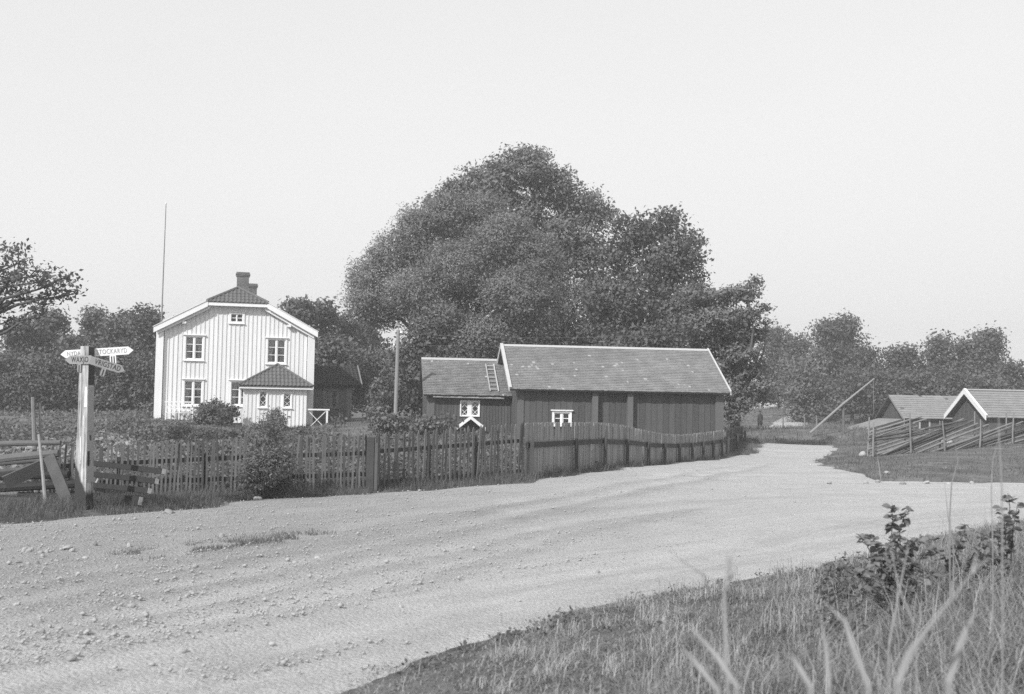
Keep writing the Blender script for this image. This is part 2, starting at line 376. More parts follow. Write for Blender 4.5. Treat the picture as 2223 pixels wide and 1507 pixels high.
def lines(lo, hi, dense_lo, dense_hi, step, far_step):
    d = list(np.arange(dense_lo, dense_hi + step, step)); s = step; v = d[-1]; R_ = []
    while v < hi: s = min(s * 1.25, far_step); v += s; R_.append(v)
    s = step; v = d[0]; L_ = []
    while v > lo: s = min(s * 1.25, far_step); v -= s; L_.append(v)
    return np.array(L_[::-1] + d + R_)
gx = lines(-240, 240, -14, 24, .21, 8)
gy = np.r_[lines(-60, 7, 3, 7, .2, 8)[:-1], np.arange(7, 36, .2), np.arange(36, 110, .4), lines(110, 320, 110, 112, .6, 8)]
gy = np.unique(np.round(gy, 4))
GX, GY = np.meshgrid(gx, gy); SDF = road_sdf(GX, GY)
def hump(x, y): return (fbm(x * .7, y * .7, 11) - .47) * .10
GZ = terrain(GX, GY) + hump(GX, GY) * (SDF < 0)
# bank edge: the turf stands a little above the road
GZ += np.where(SDF < 0, np.clip(-SDF, 0, .5) * .14, 0)
ny, nx = GX.shape; idx = np.arange(ny * nx).reshape(ny, nx)
quads = np.stack([idx[:-1, :-1], idx[:-1, 1:], idx[1:, 1:], idx[1:, :-1]], -1).reshape(-1, 4)
GZ -= np.clip(SDF - .15, 0, .6) * .5
g = link('ground', mesh_np('ground', np.stack([GX, GY, GZ], -1).reshape(-1, 3), [quads], M['ground'], smooth=True)); tag(g, kind='structure')
# road sheet: same grid, a little above, its rim dipping under the turf
EDGE = ROAD[-15:-2]           # near edge of the road: streaks run along it
def flow_coords(X, Y):
    P = np.vstack([ROAD[-1], ROAD[-2], ROAD[-3], ROAD[-4], ROAD[-5], ROAD[-6], ROAD[-7], ROAD[-8], ROAD[-9], ROAD[-10], ROAD[-11], ROAD[-12]])
    best = np.full(X.shape, 1e9); al = np.zeros(X.shape); acc = 0
    for a, b in zip(P[:-1], P[1:]):
        e = b - a; l = math.hypot(*e); t = np.clip(((X - a[0]) * e[0] + (Y - a[1]) * e[1]) / (l * l), 0, 1)
        d = np.hypot(X - a[0] - t * e[0], Y - a[1] - t * e[1]); m_ = d < best; best = np.where(m_, d, best); al = np.where(m_, acc + t * l, al); acc += l
    return al, best
AL, AC = flow_coords(GX, GY)
TRACKS = [[(30, 1330), (300, 1265), (560, 1215), (800, 1165), (1050, 1115), (1250, 1075), (1450, 1040), (1600, 1012)], [(30, 1362), (260, 1312), (520, 1267), (760, 1217), (960, 1167), (1180, 1112), (1300, 1087), (1500, 1050), (1680, 1010)],
    [(30, 1290), (250, 1250), (480, 1205), (740, 1160), (950, 1125), (1130, 1095)], [(30, 1445), (350, 1392), (620, 1342), (850, 1283), (1080, 1215), (1300, 1150), (1500, 1110)], [(300, 1478), (700, 1400), (1000, 1338), (1250, 1275), (1500, 1215), (1800, 1160), (2190, 1112)],
    [(470, 1478), (800, 1418), (1100, 1348), (1350, 1285), (1700, 1205), (2000, 1150)], [(30, 1400), (300, 1350), (640, 1290), (900, 1228), (1150, 1165), (1400, 1120)], [(1180, 1120), (1500, 1090), (1800, 1078), (2190, 1072)]]
TRK = [np.array([ground_hit(a, b)[:2] for a, b in t]) for t in TRACKS]
def track_dist(X, Y, P):
    best = np.full(X.shape, 1e9)
    for a, b in zip(P[:-1], P[1:]):
        e = b - a; l2 = e @ e; t = ((X - a[0]) * e[0] + (Y - a[1]) * e[1]) / l2; tc = np.clip(t, 0, 1); d = np.hypot(X - a[0] - tc * e[0], Y - a[1] - tc * e[1]); sg = np.sign((X - a[0]) * e[1] - (Y - a[1]) * e[0])
        m_ = d < np.abs(best); best = np.where(m_, d * sg, best)
    return best
def track_relief(X, Y):
    z = np.zeros(X.shape); c = np.zeros(X.shape)
    for k, P in enumerate(TRK):
        w = (fbm(X * .5 + k * 7, Y * .5, 33) - .47) * .5; d = track_dist(X, Y, P) + w; s = (.4 + 1.2 * fbm(X * .35, Y * .35 + k * 5, 35)) * (1.0 if k < 4 or k == 6 else .5)
        z += s * (.02 * np.exp(-(d / .17) ** 2) - .018 * np.exp(-((d + .38) / .22) ** 2)); c += s * (.6 * np.exp(-((d - .05) / .22) ** 2) - .35 * np.exp(-((d + .42) / .3) ** 2))
    return z, c
TZR, TCR = track_relief(GX, GY)
ruts = .004 * np.sin(AC * 2.6 + 1.2 * fbm(AL * .1, AC * .2, 5)) + .02 * (fbm(AL * .25, AC * 1.6, 8) - .47) + TZR + .018 * (fbm(GX * 1.7, GY * 1.7, 9) - .47)
RZ = terrain(GX, GY) + np.clip(SDF * .12, -.09, .03) + ruts * np.clip(SDF, 0, 1)
keep = (SDF > -1.0); kq = keep[:-1, :-1] | keep[1:, :-1] | keep[:-1, 1:] | keep[1:, 1:]
rq = quads[kq.ravel()]; used = np.unique(rq); remap = np.full(ny * nx, -1); remap[used] = np.arange(len(used))
rme = mesh_np('road', np.stack([GX, GY, RZ], -1).reshape(-1, 3)[used], [remap[rq]], M['road'], smooth=True)
fa = rme.attributes.new('flow', 'FLOAT_VECTOR', 'POINT'); fv = np.stack([AL, AC, AL * 0], -1).reshape(-1, 3)[used].astype(np.float32); fa.data.foreach_set('vector', fv.ravel())
def coarse(x, y, ac): return np.clip((ac - 2.2) / 4, 0, 1) * np.clip((9 - x) / 12, 0, 1) * np.clip((34 - y) / 12, 0, 1)
ca_ = rme.attributes.new('coarse', 'FLOAT', 'POINT'); ca_.data.foreach_set('value', (coarse(GX, GY, AC) + TCR * .8).ravel()[used].astype(np.float32))
r_ = link('road', rme); tag(r_, kind='structure')
def road_z(x, y):
    s = road_sdf(np.asarray(x, float), np.asarray(y, float)); return terrain(x, y) + np.where(s > 0, np.clip(s * .12, -.09, .03) + track_relief(np.asarray(x, float), np.asarray(y, float))[0] * np.clip(s, 0, 1), np.clip(-s, 0, .5) * .14 + hump(np.asarray(x, float), np.asarray(y, float)))
def ribbon(name, pts, w, m, lift=.03):
    pts = np.array(pts, float); V = []; Q = []; n = 0; ws = w if hasattr(w, '__len__') else [w] * len(pts)
    P = []; Wd = []
    for i in range(len(pts) - 1):
        for t in np.linspace(0, 1, 12, endpoint=(i == len(pts) - 2)): P.append(pts[i] * (1 - t) + pts[i + 1] * t); Wd.append(ws[i] * (1 - t) + ws[i + 1] * t)
    P = np.array(P); T = np.gradient(P, axis=0); T /= np.linalg.norm(T, axis=1)[:, None]; N = np.c_[-T[:, 1], T[:, 0]]
    K = 7
    for i in range(len(P)):
        for k in range(K):
            q = P[i] + N[i] * Wd[i] * (k / (K - 1) - .5) * (.8 + .5 * vnoise(i * .6, k * .5 + 3, 9)); e_ = -.06 if k in (0, K - 1) else lift
            V.append((q[0], q[1], tz(q[0], q[1]) + e_ + (.12 if q[1] > 110 else 0)))
    for i in range(len(P) - 1):
        for k in range(K - 1): Q.append((i * K + k, i * K + k + 1, (i + 1) * K + k + 1, (i + 1) * K + k))
    me = mesh_np(name, V, [np.array(Q)], m, smooth=True)
    fa = me.attributes.new('flow', 'FLOAT_VECTOR', 'POINT'); fa.data.foreach_set('vector', np.array([(v[0], v[1], 0) for v in V], np.float32).ravel())
    return tag(link(name, me), kind='structure')
ribbon('hill_road', [W2(1750, 905, 128), W2(1700, 896, 145), W2(1645, 884, 168)], [3, 7, 9], M['road'], .25)
ribbon('hill_road', [W2(1590, 932, 97), W2(1650, 930, 101), W2(1690, 924, 109), W2(1740, 913, 121)], [1.5, 2.2, 2.2, 4], M['road'], .12)
ribbon('field_lane', [W2(1640, 957, 75), W2(1700, 952, 80), W2(1790, 949, 82), W2(1880, 953, 72), W2(1960, 962, 62)], [.6, 1.3, 1.5, 1.8, .8], M['road'])
ribbon('garden_path', [W2(250, 921, 58), W2(275, 910, 66), W2(310, 898, 82)], [1.0, 1.3, 1.6], M['road'])
ribbon('yard_path', [W2(705, 940, 57), W2(760, 942, 56), W2(800, 946, 54)], [1.0, 1.6, 1.2], M['road'])

# ------------------------------------------------------------------ building helpers (local frame: x along the front, y backwards, z up)
def split_columns(u0, u1, holes):
    """x intervals of [u0,u1] with the list of z ranges cut out of each"""
    xs = sorted({u0, u1} | {x for h in holes for x in (h[0], h[1]) if u0 < x < u1}); r = []
    for a, b in zip(xs[:-1], xs[1:]):
        if b - a < .004: continue
        r.append((a, b, sorted((h[2], h[3]) for h in holes if h[0] < (a + b) / 2 < h[1])))
    return r
def board_mesh(u0, u1, z0, topf, y0, y1, holes=()):
    m = MB()
    for a, b, cuts in split_columns(u0, u1, holes):
        z = z0
        for c0, c1 in cuts:
            if c0 > z + .01: m.box(a, b, y0, y1, z, c0)
            z = max(z, c1)
        ta, tb = topf(a), topf(b)
        if min(ta, tb) > z + .01:
            m.hexa([(a, y0, z), (b, y0, z), (b, y1, z), (a, y1, z)], [(a, y0, ta), (b, y0, tb), (b, y1, tb), (a, y1, ta)])
    return m
def pieces(m, name, mt, parent):
    for i in range(0, len(m.v), 8): MB().hexa(m.v[i:i + 4], m.v[i + 4:i + 8]).build(name, mt, parent)
def boarding(parent, u0, u1, z0, topf, y, pitch, holes, mb, mbat, thick=.022, gap=.008, bat=.05, jit=.012, rnd=random):
    """vertical boards, each a part; battens over the joints if bat"""
    n = max(1, round((u1 - u0) / pitch)); p = (u1 - u0) / n
    for i in range(n):
        a = u0 + i * p + gap / 2; b = a + p - gap; d = rnd.uniform(0, .006)
        pieces(board_mesh(a, b, z0 - rnd.uniform(0, jit), topf, y - thick - d, y - d, holes), 'wall_board', mb, parent)
        if bat and i:
            c = u0 + i * p; pieces(board_mesh(c - bat / 2, c + bat / 2, z0, topf, y - thick - .034, y - thick - .007, holes), 'batten', mbat, parent)
def sash_window(parent, u0, u1, v0, v1, y, rows=3, casing=.10, trim=None, hood=True, curtains=True, mull=.07, lattice=False, halves=2, name='window', st=.042):
    """casing, hood and sill proud of the boards, glass set back, cloth behind; y is the board face"""
    tr = trim or M['white_trim']; m = MB(); f = y - .06
    m.box(u0 - casing, u0, f, y + .09, v0 - casing * .8, v1 + casing * .8); m.box(u1, u1 + casing, f, y + .09, v0 - casing * .8, v1 + casing * .8)
    m.box(u0, u1, f + .003, y + .09, v1, v1 + casing * .8); m.box(u0, u1, f + .003, y + .09, v0 - casing * .8, v0)
    w = (u1 - u0); s0, s1 = y + .012, y + .05
    cols = [(u0 + w * k / halves, u0 + w * (k + 1) / halves) for k in range(halves)]
    if halves == 2: m.box((u0 + u1) / 2 - mull / 2, (u0 + u1) / 2 + mull / 2, y - .012, s1 + .002, v0, v1)
    for a, b in cols:
        a2 = a + (mull / 2 if halves == 2 and a > u0 + .01 else 0); b2 = b - (mull / 2 if halves == 2 and b < u1 - .01 else 0)
        m.box(a2, a2 + st, s0, s1, v0, v1); m.box(b2 - st, b2, s0, s1, v0, v1); m.box(a2 + st, b2 - st, s0 + .002, s1 - .002, v0, v0 + st); m.box(a2 + st, b2 - st, s0 + .002, s1 - .002, v1 - st, v1)
        if lattice:
            h = (v1 - v0) / rows
            for r in range(rows):
                z0_, z1_ = v0 + r * h, v0 + (r + 1) * h
                m.beam((a2, s0 + .012, z0_), (b2, s0 + .012, z1_), .02, .02, (0, 1, 0)); m.beam((a2, s0 + .018, z1_), (b2, s0 + .018, z0_), .02, .02, (0, 1, 0))
        else:
            for r in range(1, rows):
                z = v0 + (v1 - v0) * r / rows; m.box(a2 + st, b2 - st, s0 + .004, s1 - .004, z - .016, z + .016)
    wo = m.build(name, tr, parent)
    for a, b in cols:
        for r in range(1 if lattice else rows):
            z0_ = v0 + (v1 - v0) * r / rows; z1_ = v1 if lattice else v0 + (v1 - v0) * (r + 1) / rows
            MB().box(a + .02, b - .02, y + .03, y + .034, z0_ + .008, z1_ - .008).build('pane', M['glass'], wo)
    if curtains:
        for side in (0, 1):
            c = MB(); K = 9
            for k in range(K):
                pass
            V = []; Fq = []
            for j in range(7):
                t = j / 6; z = v1 - .03 - (v1 - v0 - .1) * t; ww = w * (.40 - .16 * math.sin(min(t * 1.25, 1) * math.pi / 2))
                for k in range(K):
                    s = k / (K - 1); x = (u0 + .03 + ww * s) if side == 0 else (u1 - .03 - ww * s); V.append((x, y + .16 + .025 * math.sin(k * 2.2 + side), z))
            for j in range(6):
                for k in range(K - 1): Fq.append((j * K + k, j * K + k + 1, (j + 1) * K + k + 1, (j + 1) * K + k))
            MB().add(V, Fq).build('curtain', M['curtain'], wo)
    if hood:
        MB().hexa([(u0 - casing - .06, f - .07, v1 + casing * .8 + .004), (u1 + casing + .06, f - .07, v1 + casing * .8 + .004), (u1 + casing + .06, y - .002, v1 + casing * .8 + .004), (u0 - casing - .06, y - .002, v1 + casing * .8 + .004)],
                  [(u0 - casing - .06, f - .07, v1 + casing * .8 + .035), (u1 + casing + .06, f - .07, v1 + casing * .8 + .035), (u1 + casing + .06, y - .002, v1 + casing * .8 + .06), (u0 - casing - .06, y - .002, v1 + casing * .8 + .06)]).build('window_hood', tr, wo)
        MB().box(u0 - casing - .03, u1 + casing + .03, f - .045, y - .002, v0 - casing * .8 - .04, v0 - casing * .8 - .003).build('sill', tr, wo)
    return wo
def tile_slope(name, parent, A, B, C, D, mt, tw=.22, tl=.33, stuff=True):
    """pantiles over the quad A (eave left) B (eave right) C (top right) D (top left); rows laid from the eave up"""
    A, B, C, D = [np.array(p, float) for p in (A, B, C, D)]
    ux = B - A; ux /= np.linalg.norm(ux); nrm = np.cross(ux, (D + C) / 2 - (A + B) / 2); nrm /= np.linalg.norm(nrm); up = np.cross(nrm, ux)
    H = ((C + D) / 2 - A) @ up; a0, b0 = 0.0, (B - A) @ ux; a1, b1 = (D - A) @ ux, (C - A) @ ux
    nr = max(1, round(H / tl)); m = MB(); K = 5; prof = [0.0, .035, .045, .02, -.002, .0]
    for r in range(nr):
        s0 = r * H / nr; s1 = (r + 1) * H / nr + .06; lo = a0 + (a1 - a0) * s0 / H; hi = b0 + (b1 - b0) * s0 / H
        k0 = math.floor((lo - .0) / tw); k1 = math.ceil(hi / tw)
        for k in range(k0, k1):
            x0 = k * tw; x1 = x0 + tw
            if x1 < lo + .03 or x0 > hi - .03: continue
            V = []
            jz = random.uniform(0, .008)
            for t in range(K + 1):
                x = min(max(x0 + tw * t / K, lo - .04), hi + .04)
                hz = prof[t] + jz
                smax = H + .02
                if x < a1 and a1 > a0: smax = min(smax, (x - a0) / max(a1 - a0, 1e-6) * H + .05)
                if x > b1 and b0 > b1: smax = min(smax, (b0 - x) / max(b0 - b1, 1e-6) * H + .05)
                e1 = max(min(s1, smax), s0 + .01)
                V.append(A + ux * x + up * s0 + nrm * (hz + .03)); V.append(A + ux * x + up * e1 + nrm * (hz + .004)); V.append(A + ux * x + up * s0 + nrm * (hz - .012 + .0))
            Fq = []
            for t in range(K):
                a, b = 3 * t, 3 * (t + 1); Fq += [(a, b, b + 1, a + 1), (a, a + 2, b + 2, b)]
            m.add(V, Fq)
    o = m.build(name, mt, parent)
    if stuff: tag(o, kind='stuff')
    return o
def shingle_slope(name, parent, A, B, C, D, mt, course=.16, wmin=.09, wmax=.17, thick=.014):
    A, B, C, D = [np.array(p, float) for p in (A, B, C, D)]
    ux = B - A; L_ = np.linalg.norm(ux); ux /= L_; nrm = np.cross(ux, D - A); nrm /= np.linalg.norm(nrm); up = np.cross(nrm, ux); H = (D - A) @ up
    n = max(1, round(H / course)); m = MB(); pale = MB(); sound = m
    for r in range(n):
        x = -.02
        while x < L_:
            w = random.uniform(wmin, wmax); x1 = min(x + w, L_ + .02); s0 = r * H / n - random.uniform(0, .035); s1 = (r + 1) * H / n + .04
            l0 = .02 + random.uniform(0, .012); a = A + ux * (x + .003); b = A + ux * (x1 - .003); tl_ = random.uniform(-.006, .006)
            m = pale if random.random() < .012 else sound
            m.add([a + up * s0 + nrm * (l0 + thick + tl_), b + up * s0 + nrm * (l0 + thick - tl_), b + up * s1 + nrm * .008, a + up * s1 + nrm * .008, a + up * s0 + nrm * l0 * .3, b + up * s0 + nrm * l0 * .3],
                  [(0, 1, 2, 3), (4, 5, 1, 0), (4, 0, 3), (5, 2, 1)]); x = x1
    if pale.v and course < .2: tag(pale.build('pale_shakes', M['pale_pole'], parent), kind='stuff')
    return tag(sound.build(name, mt, parent), kind='stuff')
def slab(m, A, B, C, D, t):
    A, B, C, D = [np.array(p, float) for p in (A, B, C, D)]; nrm = np.cross(B - A, D - A); nrm /= np.linalg.norm(nrm)
    return m.hexa([p - nrm * t for p in (A, B, C, D)], [A, B, C, D])

# ================================================================== THE WHITE HOUSE
HO = at(336, 911, 63); HF = Frame(HO, 14)
hit = HF.hit
house = thing('white_house', 'white two storey timber house with half hipped tiled gable and two brick chimneys', 'house', HO, HF.a)
HW, HD = 8.45, 11.5                                  # gable width, depth
EZ = 5.06                                            # roof top edge at u = -.16
SL = (6.55 - 5.06) / (2.58 + .16)
def roof_z(u): return EZ + SL * (min(u, HW - u) + .16)
RIDGE = roof_z(HW / 2)
HIPZ = roof_z(2.58)
BZ = -.12                                            # bottom of boards
top_in = lambda u: min(roof_z(u) - .12, HIPZ - .10)
wins = []
for a, b in (((402, 731), (440, 780)), ((580, 737), (619, 788)), ((399, 827), (438, 879)), ((500, 829), (527, 879))):
    p, q = hit(*a), hit(*b); wins.append([p[0], q[0], q[2], p[2]])
wins[3][1] = wins[3][0] + 1.05
wins = [[w[0] + .05, w[1] - .02, w[2], w[3]] for w in wins]
p, q = hit(502, 682), hit(526, 699); att = [p[0], q[0], q[2], p[2]]
holes = wins + [att]
# backing walls, floors and the closed body
m = board_mesh(.02, HW - .02, -.05, lambda u: roof_z(u) - .16 if roof_z(u) < HIPZ else HIPZ - .14, .012, .06, holes)
m.box(.02, .06, .062, HD, -.05, EZ); m.box(HW - .06, HW - .02, .062, HD, -.05, EZ); m.box(.02, HW - .02, HD, HD + .04, -.05, EZ)
m.box(.07, HW - .07, .07, HD, -.04, 0); m.box(.07, HW - .07, .07, HD, 2.75, 2.85); m.box(.07, HW - .07, .07, HD, 5.0, 5.06); m.box(.07, HW - .07, 2.6, 2.66, 0.01, 2.74); m.box(.07, HW - .07, 2.6, 2.66, 2.86, 4.99)
m.build('inner_wall', M['interior'], house)
boarding(house, .36, HW - .36, BZ, top_in, .004, .235, [(h[0] - .03, h[1] + .03, h[2] - .03, h[3] + .03) for h in holes], M['white_board'], M['batten'])
# stone footing (falls with the ground), long side walls
MB().box(.1, HW - .1, .08, HD - .1, -1.4, BZ - .0).build('foundation', M['stone'], house)
MB().box(-.03, .02, .05, HD, BZ, EZ - .02).build('side_wall', M['white_board'], house)
MB().box(HW - .02, HW + .03, .05, HD, BZ, EZ - .02).build('side_wall', M['white_board'], house)
for a in (-.06, HW - .33):                           # boxed-in log ends at the corners
    m = board_mesh(a, a + .39, -.16, lambda u: roof_z(min(max(u, 0), HW)) - .16, -.2, .003); m.build('corner_casing', M['white_board'], house)
# roof
OV = .42
hy = (RIDGE - HIPZ) / math.tan(math.radians(36)) - OV   # where the hip meets the ridge
m = MB()
for s in (0, 1):
    X = (lambda u: u) if s == 0 else (lambda u: HW - u)
    e0, e1 = (X(-.16), -OV, EZ), (X(-.16), HD + OV, EZ)
    h0 = (X(2.58), -OV, HIPZ); r0_, r1_ = (HW / 2, hy, RIDGE), (HW / 2, HD + OV, RIDGE)
    t = np.array([0, 0, -.11]); P = [np.array(p, float) for p in (e0, h0, r0_, r1_, e1)]
    m.prism([p - (0, 0, .03) for p in P], t)
hipA, hipB = np.array((2.58, -OV, HIPZ)), np.array((HW - 2.58, -OV, HIPZ))
m.prism([hipA - (0, 0, .034), hipB - (0, 0, .034), np.array((HW / 2, hy, RIDGE)) - (0, 0, .034)], (0, 0, -.1))
roof = m.build('roof', M['tile'], house)
tile_slope('hip_tiles', roof, hipA + (-.1, -.06, -.03), hipB + (.1, -.06, -.03), (HW / 2, hy, RIDGE), (HW / 2, hy, RIDGE), M['tile'])
for s in (0, 1):
    X = (lambda u: u) if s == 0 else (lambda u: HW - u)
    a, b, c, d = (X(-.2), -OV + .16, EZ - .02), (X(-.2), HD + OV, EZ - .02), (HW / 2, HD + OV, RIDGE), (HW / 2, max(hy, -OV + .16), RIDGE)
    if s == 0: a, b, c, d = b, a, d, c
    tile_slope('side_tiles', roof, a, b, c, d, M['tile'], .24, .36)
m = MB()
for q in (hipA, hipB):
    d = np.array((HW / 2, hy, RIDGE)) - q
    for k in range(9):
        t0, t1 = k / 9, (k + 1.12) / 9; m.tube([q + d * t0 + (0, 0, .05), q + d * min(t1, 1) + (0, 0, .07)], [.085, .075], 8)
m.build('hip_ridge_tiles', M['tile'], roof)
MB().tube([(HW / 2, hy, RIDGE + .05), (HW / 2, HD + OV, RIDGE + .05)], .09, 8).build('ridge_tiles', M['tile'], roof)
# barge boards: a wide outer board and a second board under it
for s in (0, 1):
    X = (lambda u: u) if s == 0 else (lambda u: HW - u)
    def verge(u0, u1, dz0, dz1, y0, y1):
        P = [(X(u0), y0, roof_z(u0) + dz0), (X(u1), y0, roof_z(u1) + dz0), (X(u1), y0, roof_z(u1) + dz1), (X(u0), y0, roof_z(u0) + dz1)]
        return MB().prism(P, (0, y1 - y0, 0))
    verge(-.2, 2.62, .02, -.30, -OV - .05, -OV - .012).build('barge_board', M['white_trim'], house)
    verge(.0, 2.75, -.31, -.47, -OV + .14, -OV + .19).build('inner_barge_board', M['white_trim'], house)
    verge(-.1, 2.6, -.25, -.29, -OV + .2, .03).build('soffit', M['white_trim'], house)
    MB().box(min(X(1.28), X(1.5)), max(X(1.28), X(1.5)), -OV + .1, -.01, roof_z(1.4) - .62, roof_z(1.4) - .49).build('purlin_end', M['white_trim'], house)
    verge(-.24, 2.6, .025, .06, -OV - .09, -OV + .16).build('verge_cap', M['white_trim'], house)
MB().box(2.5, HW - 2.5, -OV - .02, -OV + .03, HIPZ - .22, HIPZ - .03).build('hip_fascia', M['white_trim'], house)
MB().box(2.5, HW - 2.5, -OV + .035, .0, HIPZ - .16, HIPZ - .12).build('hip_soffit', M['white_trim'], house)
# chimneys of single bricks
def chimney(px0, px1, ptop, w):
    a, b = hit(px0, ptop, w), hit(px1, ptop, w); z1 = a[2]; z0 = RIDGE - .6; x0, x1 = a[0] + .05, b[0] - .05; dx = x1 - x0; y0 = w; dy = dx * .9
    c = MB().box(x0 + .012, x1 - .012, y0 + .012, y0 + dy - .012, z0, z1 - .02).build('chimney', M['mortar'], house)
    n = max(3, int((z1 - z0) / .085)); sh = {}
    def brick(cx, cy, cz, lx, ly, cap):
        k = (round(lx, 3), round(ly, 3))
        if k not in sh: sh[k] = MB().box(-lx / 2, lx / 2, -ly / 2, ly / 2, -.036, .036).mesh('brick', M['brick'])
        link('brick', sh[k], c, (cx, cy, cz))
    for r in range(n):
        z = z0 + (r + .5) * (z1 - z0) / n; ex = .07 if r == n - 2 else (.04 if r in (n - 1, n - 3) else 0); nb = 3; off = (r % 2) * .5
        for k in range(nb + 1):
            a0 = max(0, (k - off) / nb); a1 = min(1, (k + 1 - off) / nb)
            if a1 - a0 < .05: continue
            lx = (dx + 2 * ex) * (a1 - a0) - .012; cx = x0 - ex + (dx + 2 * ex) * (a0 + a1) / 2
            brick(cx, y0 - ex + .05, z, lx, .1, 0)
            brick(cx, y0 + dy + ex - .05, z, lx, .1, 0)
        for xx in (x0 - ex + .05, x1 + ex - .05):
            for k in range(2): brick(xx, y0 + dy * (.28 + .44 * k), z, .1, dy * .42 - .01, 0)
chimney(513, 543, 590, 2.6); chimney(539, 560, 615, 6.2)
for w in wins[:3]: sash_window(house, *w, .0 - .022)
sash_window(house, *wins[3], -.022, curtains=True)
sash_window(house, *att, -.022, rows=2, casing=.12, curtains=False, mull=.06, st=.016)
MB().box(att[0] - .08, att[1] + .08, .5, .54, att[2] - .1, att[3] + .1).box(att[0] - .08, att[1] + .08, .065, .498, att[2] - .13, att[2] - .1).box(att[0] - .08, att[1] + .08, .065, .498, att[3] + .1, att[3] + .13).build('attic_shade_panels', M['tarred'], house)  # near-black panels added behind the attic panes so the room reads dark
# porch
PW0, PW1, PD = hit(527, 925, -2.2)[0] + .0, hit(664, 930, -2.2)[0], 2.2
pe = 1.93; pb = -.28
apex = hit(603, 793, -.9)
porch = MB().box(PW0 + .04, PW1 - .04, -PD + .4, -.03, pb - .9, pb).build('porch', M['stone'], house)
pw = []
for a, b in (((564, 850), (578, 883)), ((616, 855), (631, 884))):
    p, q = hit(*a, -PD), hit(*b, -PD); pw.append((p[0], q[0], q[2], p[2]))
m = board_mesh(PW0 + .03, PW1 - .03, pb, lambda u: pe - .02, -PD + .03, -PD + .07, pw); m.box(PW0 + .03, PW0 + .07, -PD + .072, -.03, pb, pe); m.box(PW1 - .07, PW1 - .03, -PD + .072, -.03, pb, pe); m.box(PW0 + .08, PW1 - .08, -PD + .08, -.03, pb, pb + .05); m.box(PW0 + .08, PW1 - .08, -PD + .08, -.03, pe - .05, pe - .003)
m.build('porch_inner_wall', M['interior'], porch)
boarding(porch, PW0, PW1, pb, lambda u: pe - .03, -PD + .02, .21, [(h[0] - .02, h[1] + .02, h[2] - .02, h[3] + .02) for h in pw], M['white_board'], M['batten'])
m = MB(); m.box(PW1 - .028, PW1, -PD + .022, -.03, pb, pe - .03); m.build('porch_side_wall', M['white_board'], porch)
m = MB(); m.box(PW0, PW0 + .028, -PD + .022, -.03, pb, pe - .03); m.build('porch_side_wall', M['white_board'], porch)
for h in pw: sash_window(porch, *h, -PD - .004, rows=2, casing=.07, curtains=False, lattice=True, halves=1, hood=True, name='porch_window')
el, er, ay = PW0 - .26, PW1 + .3, -PD - .3
ap = np.array((apex[0], -.9, apex[2]))
A, B = np.array((el, ay, pe + .0)), np.array((er, ay, pe + .0))
m = MB(); m.prism([A - (0, 0, .02), B - (0, 0, .02), ap - (0, 0, .02)], (0, 0, -.08))
bk = np.array((ap[0], -.02, ap[2]))
m.prism([np.array((el, -.02, pe - .02)), A - (0, 0, .02), ap - (0, 0, .02), bk - (0, 0, .02)], (0, 0, -.08)); m.prism([B - (0, 0, .02), np.array((er, -.02, pe - .02)), bk - (0, 0, .02), ap - (0, 0, .02)], (0, 0, -.08))
m.build('porch_roof', M['tile'], porch)
tile_slope('porch_front_tiles', porch, A - (.05, .03, 0), B + (.05, -.03, 0), ap, ap, M['tile'], .21, .31)
tile_slope('porch_side_tiles', porch, B, (er, -.04, pe), bk, ap, M['tile'], .21, .31); tile_slope('porch_side_tiles', porch, (el, -.04, pe), A, ap, bk, M['tile'], .21, .31)
m = MB()
for q in (A, B):
    d = ap - q
    for k in range(8): m.tube([q + d * (k / 8) + (0, 0, .05), q + d * min((k + 1.1) / 8, 1) + (0, 0, .07)], [.07, .06], 8)
m.tube([ap + (0, 0, .05), bk + (0, 0, .05)], .07, 8)
m.build('porch_hip_tiles', M['tile'], porch)
m = MB(); m.box(el, er, ay - .0, ay + .04, pe - .16, pe - .085); m.box(el + .04, er - .04, ay + .045, -PD + .0, pe - .15, pe - .11); m.build('porch_fascia', M['white_trim'], porch)
M['wing_board'] = mat('wing_board_paint', .17, .18, 2.5, (9, 9, .5), .9, .4, .08)
# lower dark wing set back on the right
AW0, AW1, AY = HW + .04, hit(761, 930, 3.6)[0], 3.6
aez = hit(783, 838, AY - .35)[2]; arz = hit(780, 797, AY + 2.2)[2]; ag = -.55
p, q = hit(706, 848, AY), hit(731, 883, AY); aw = (p[0], q[0], q[2], p[2])
annex = MB().box(AW0, AW1 - .06, AY + .06, AY + 4.3, ag - .6, aez - .06).build('side_wing', M['wing_board'], house)
boarding(annex, AW0, AW1, ag, lambda u: aez - .03, AY + .05, .2, [(aw[0] - .02, aw[1] + .02, aw[2] - .02, aw[3] + .02)], M['wing_board'], M['wing_board'])
sash_window(annex, *aw, AY + .03, trim=M['grey_pole'], hood=True, curtains=True, rows=2, name='wing_window')
MB().box(AW1 - .28, AW1 + .03, AY - .04, AY + .3, ag - .05, aez - .05).build('corner_board', M['grey_pole'], annex)
er_ = AW1 + .55
m = MB(); slab(m, (AW0, AY - .4, aez), (er_, AY - .4, aez), (er_, AY + 2.2, arz), (AW0, AY + 2.2, arz), .09); slab(m, (er_, AY + 4.8, aez), (AW0, AY + 4.8, aez), (AW0, AY + 2.2, arz), (er_, AY + 2.2, arz), .09); m.build('wing_roof', M['tile_dark'], annex)
tile_slope('wing_tiles', annex, (AW0, AY - .42, aez), (er_ - .1, AY - .42, aez), (er_ - .1, AY + 2.2, arz), (AW0, AY + 2.2, arz), M['tile_dark'])
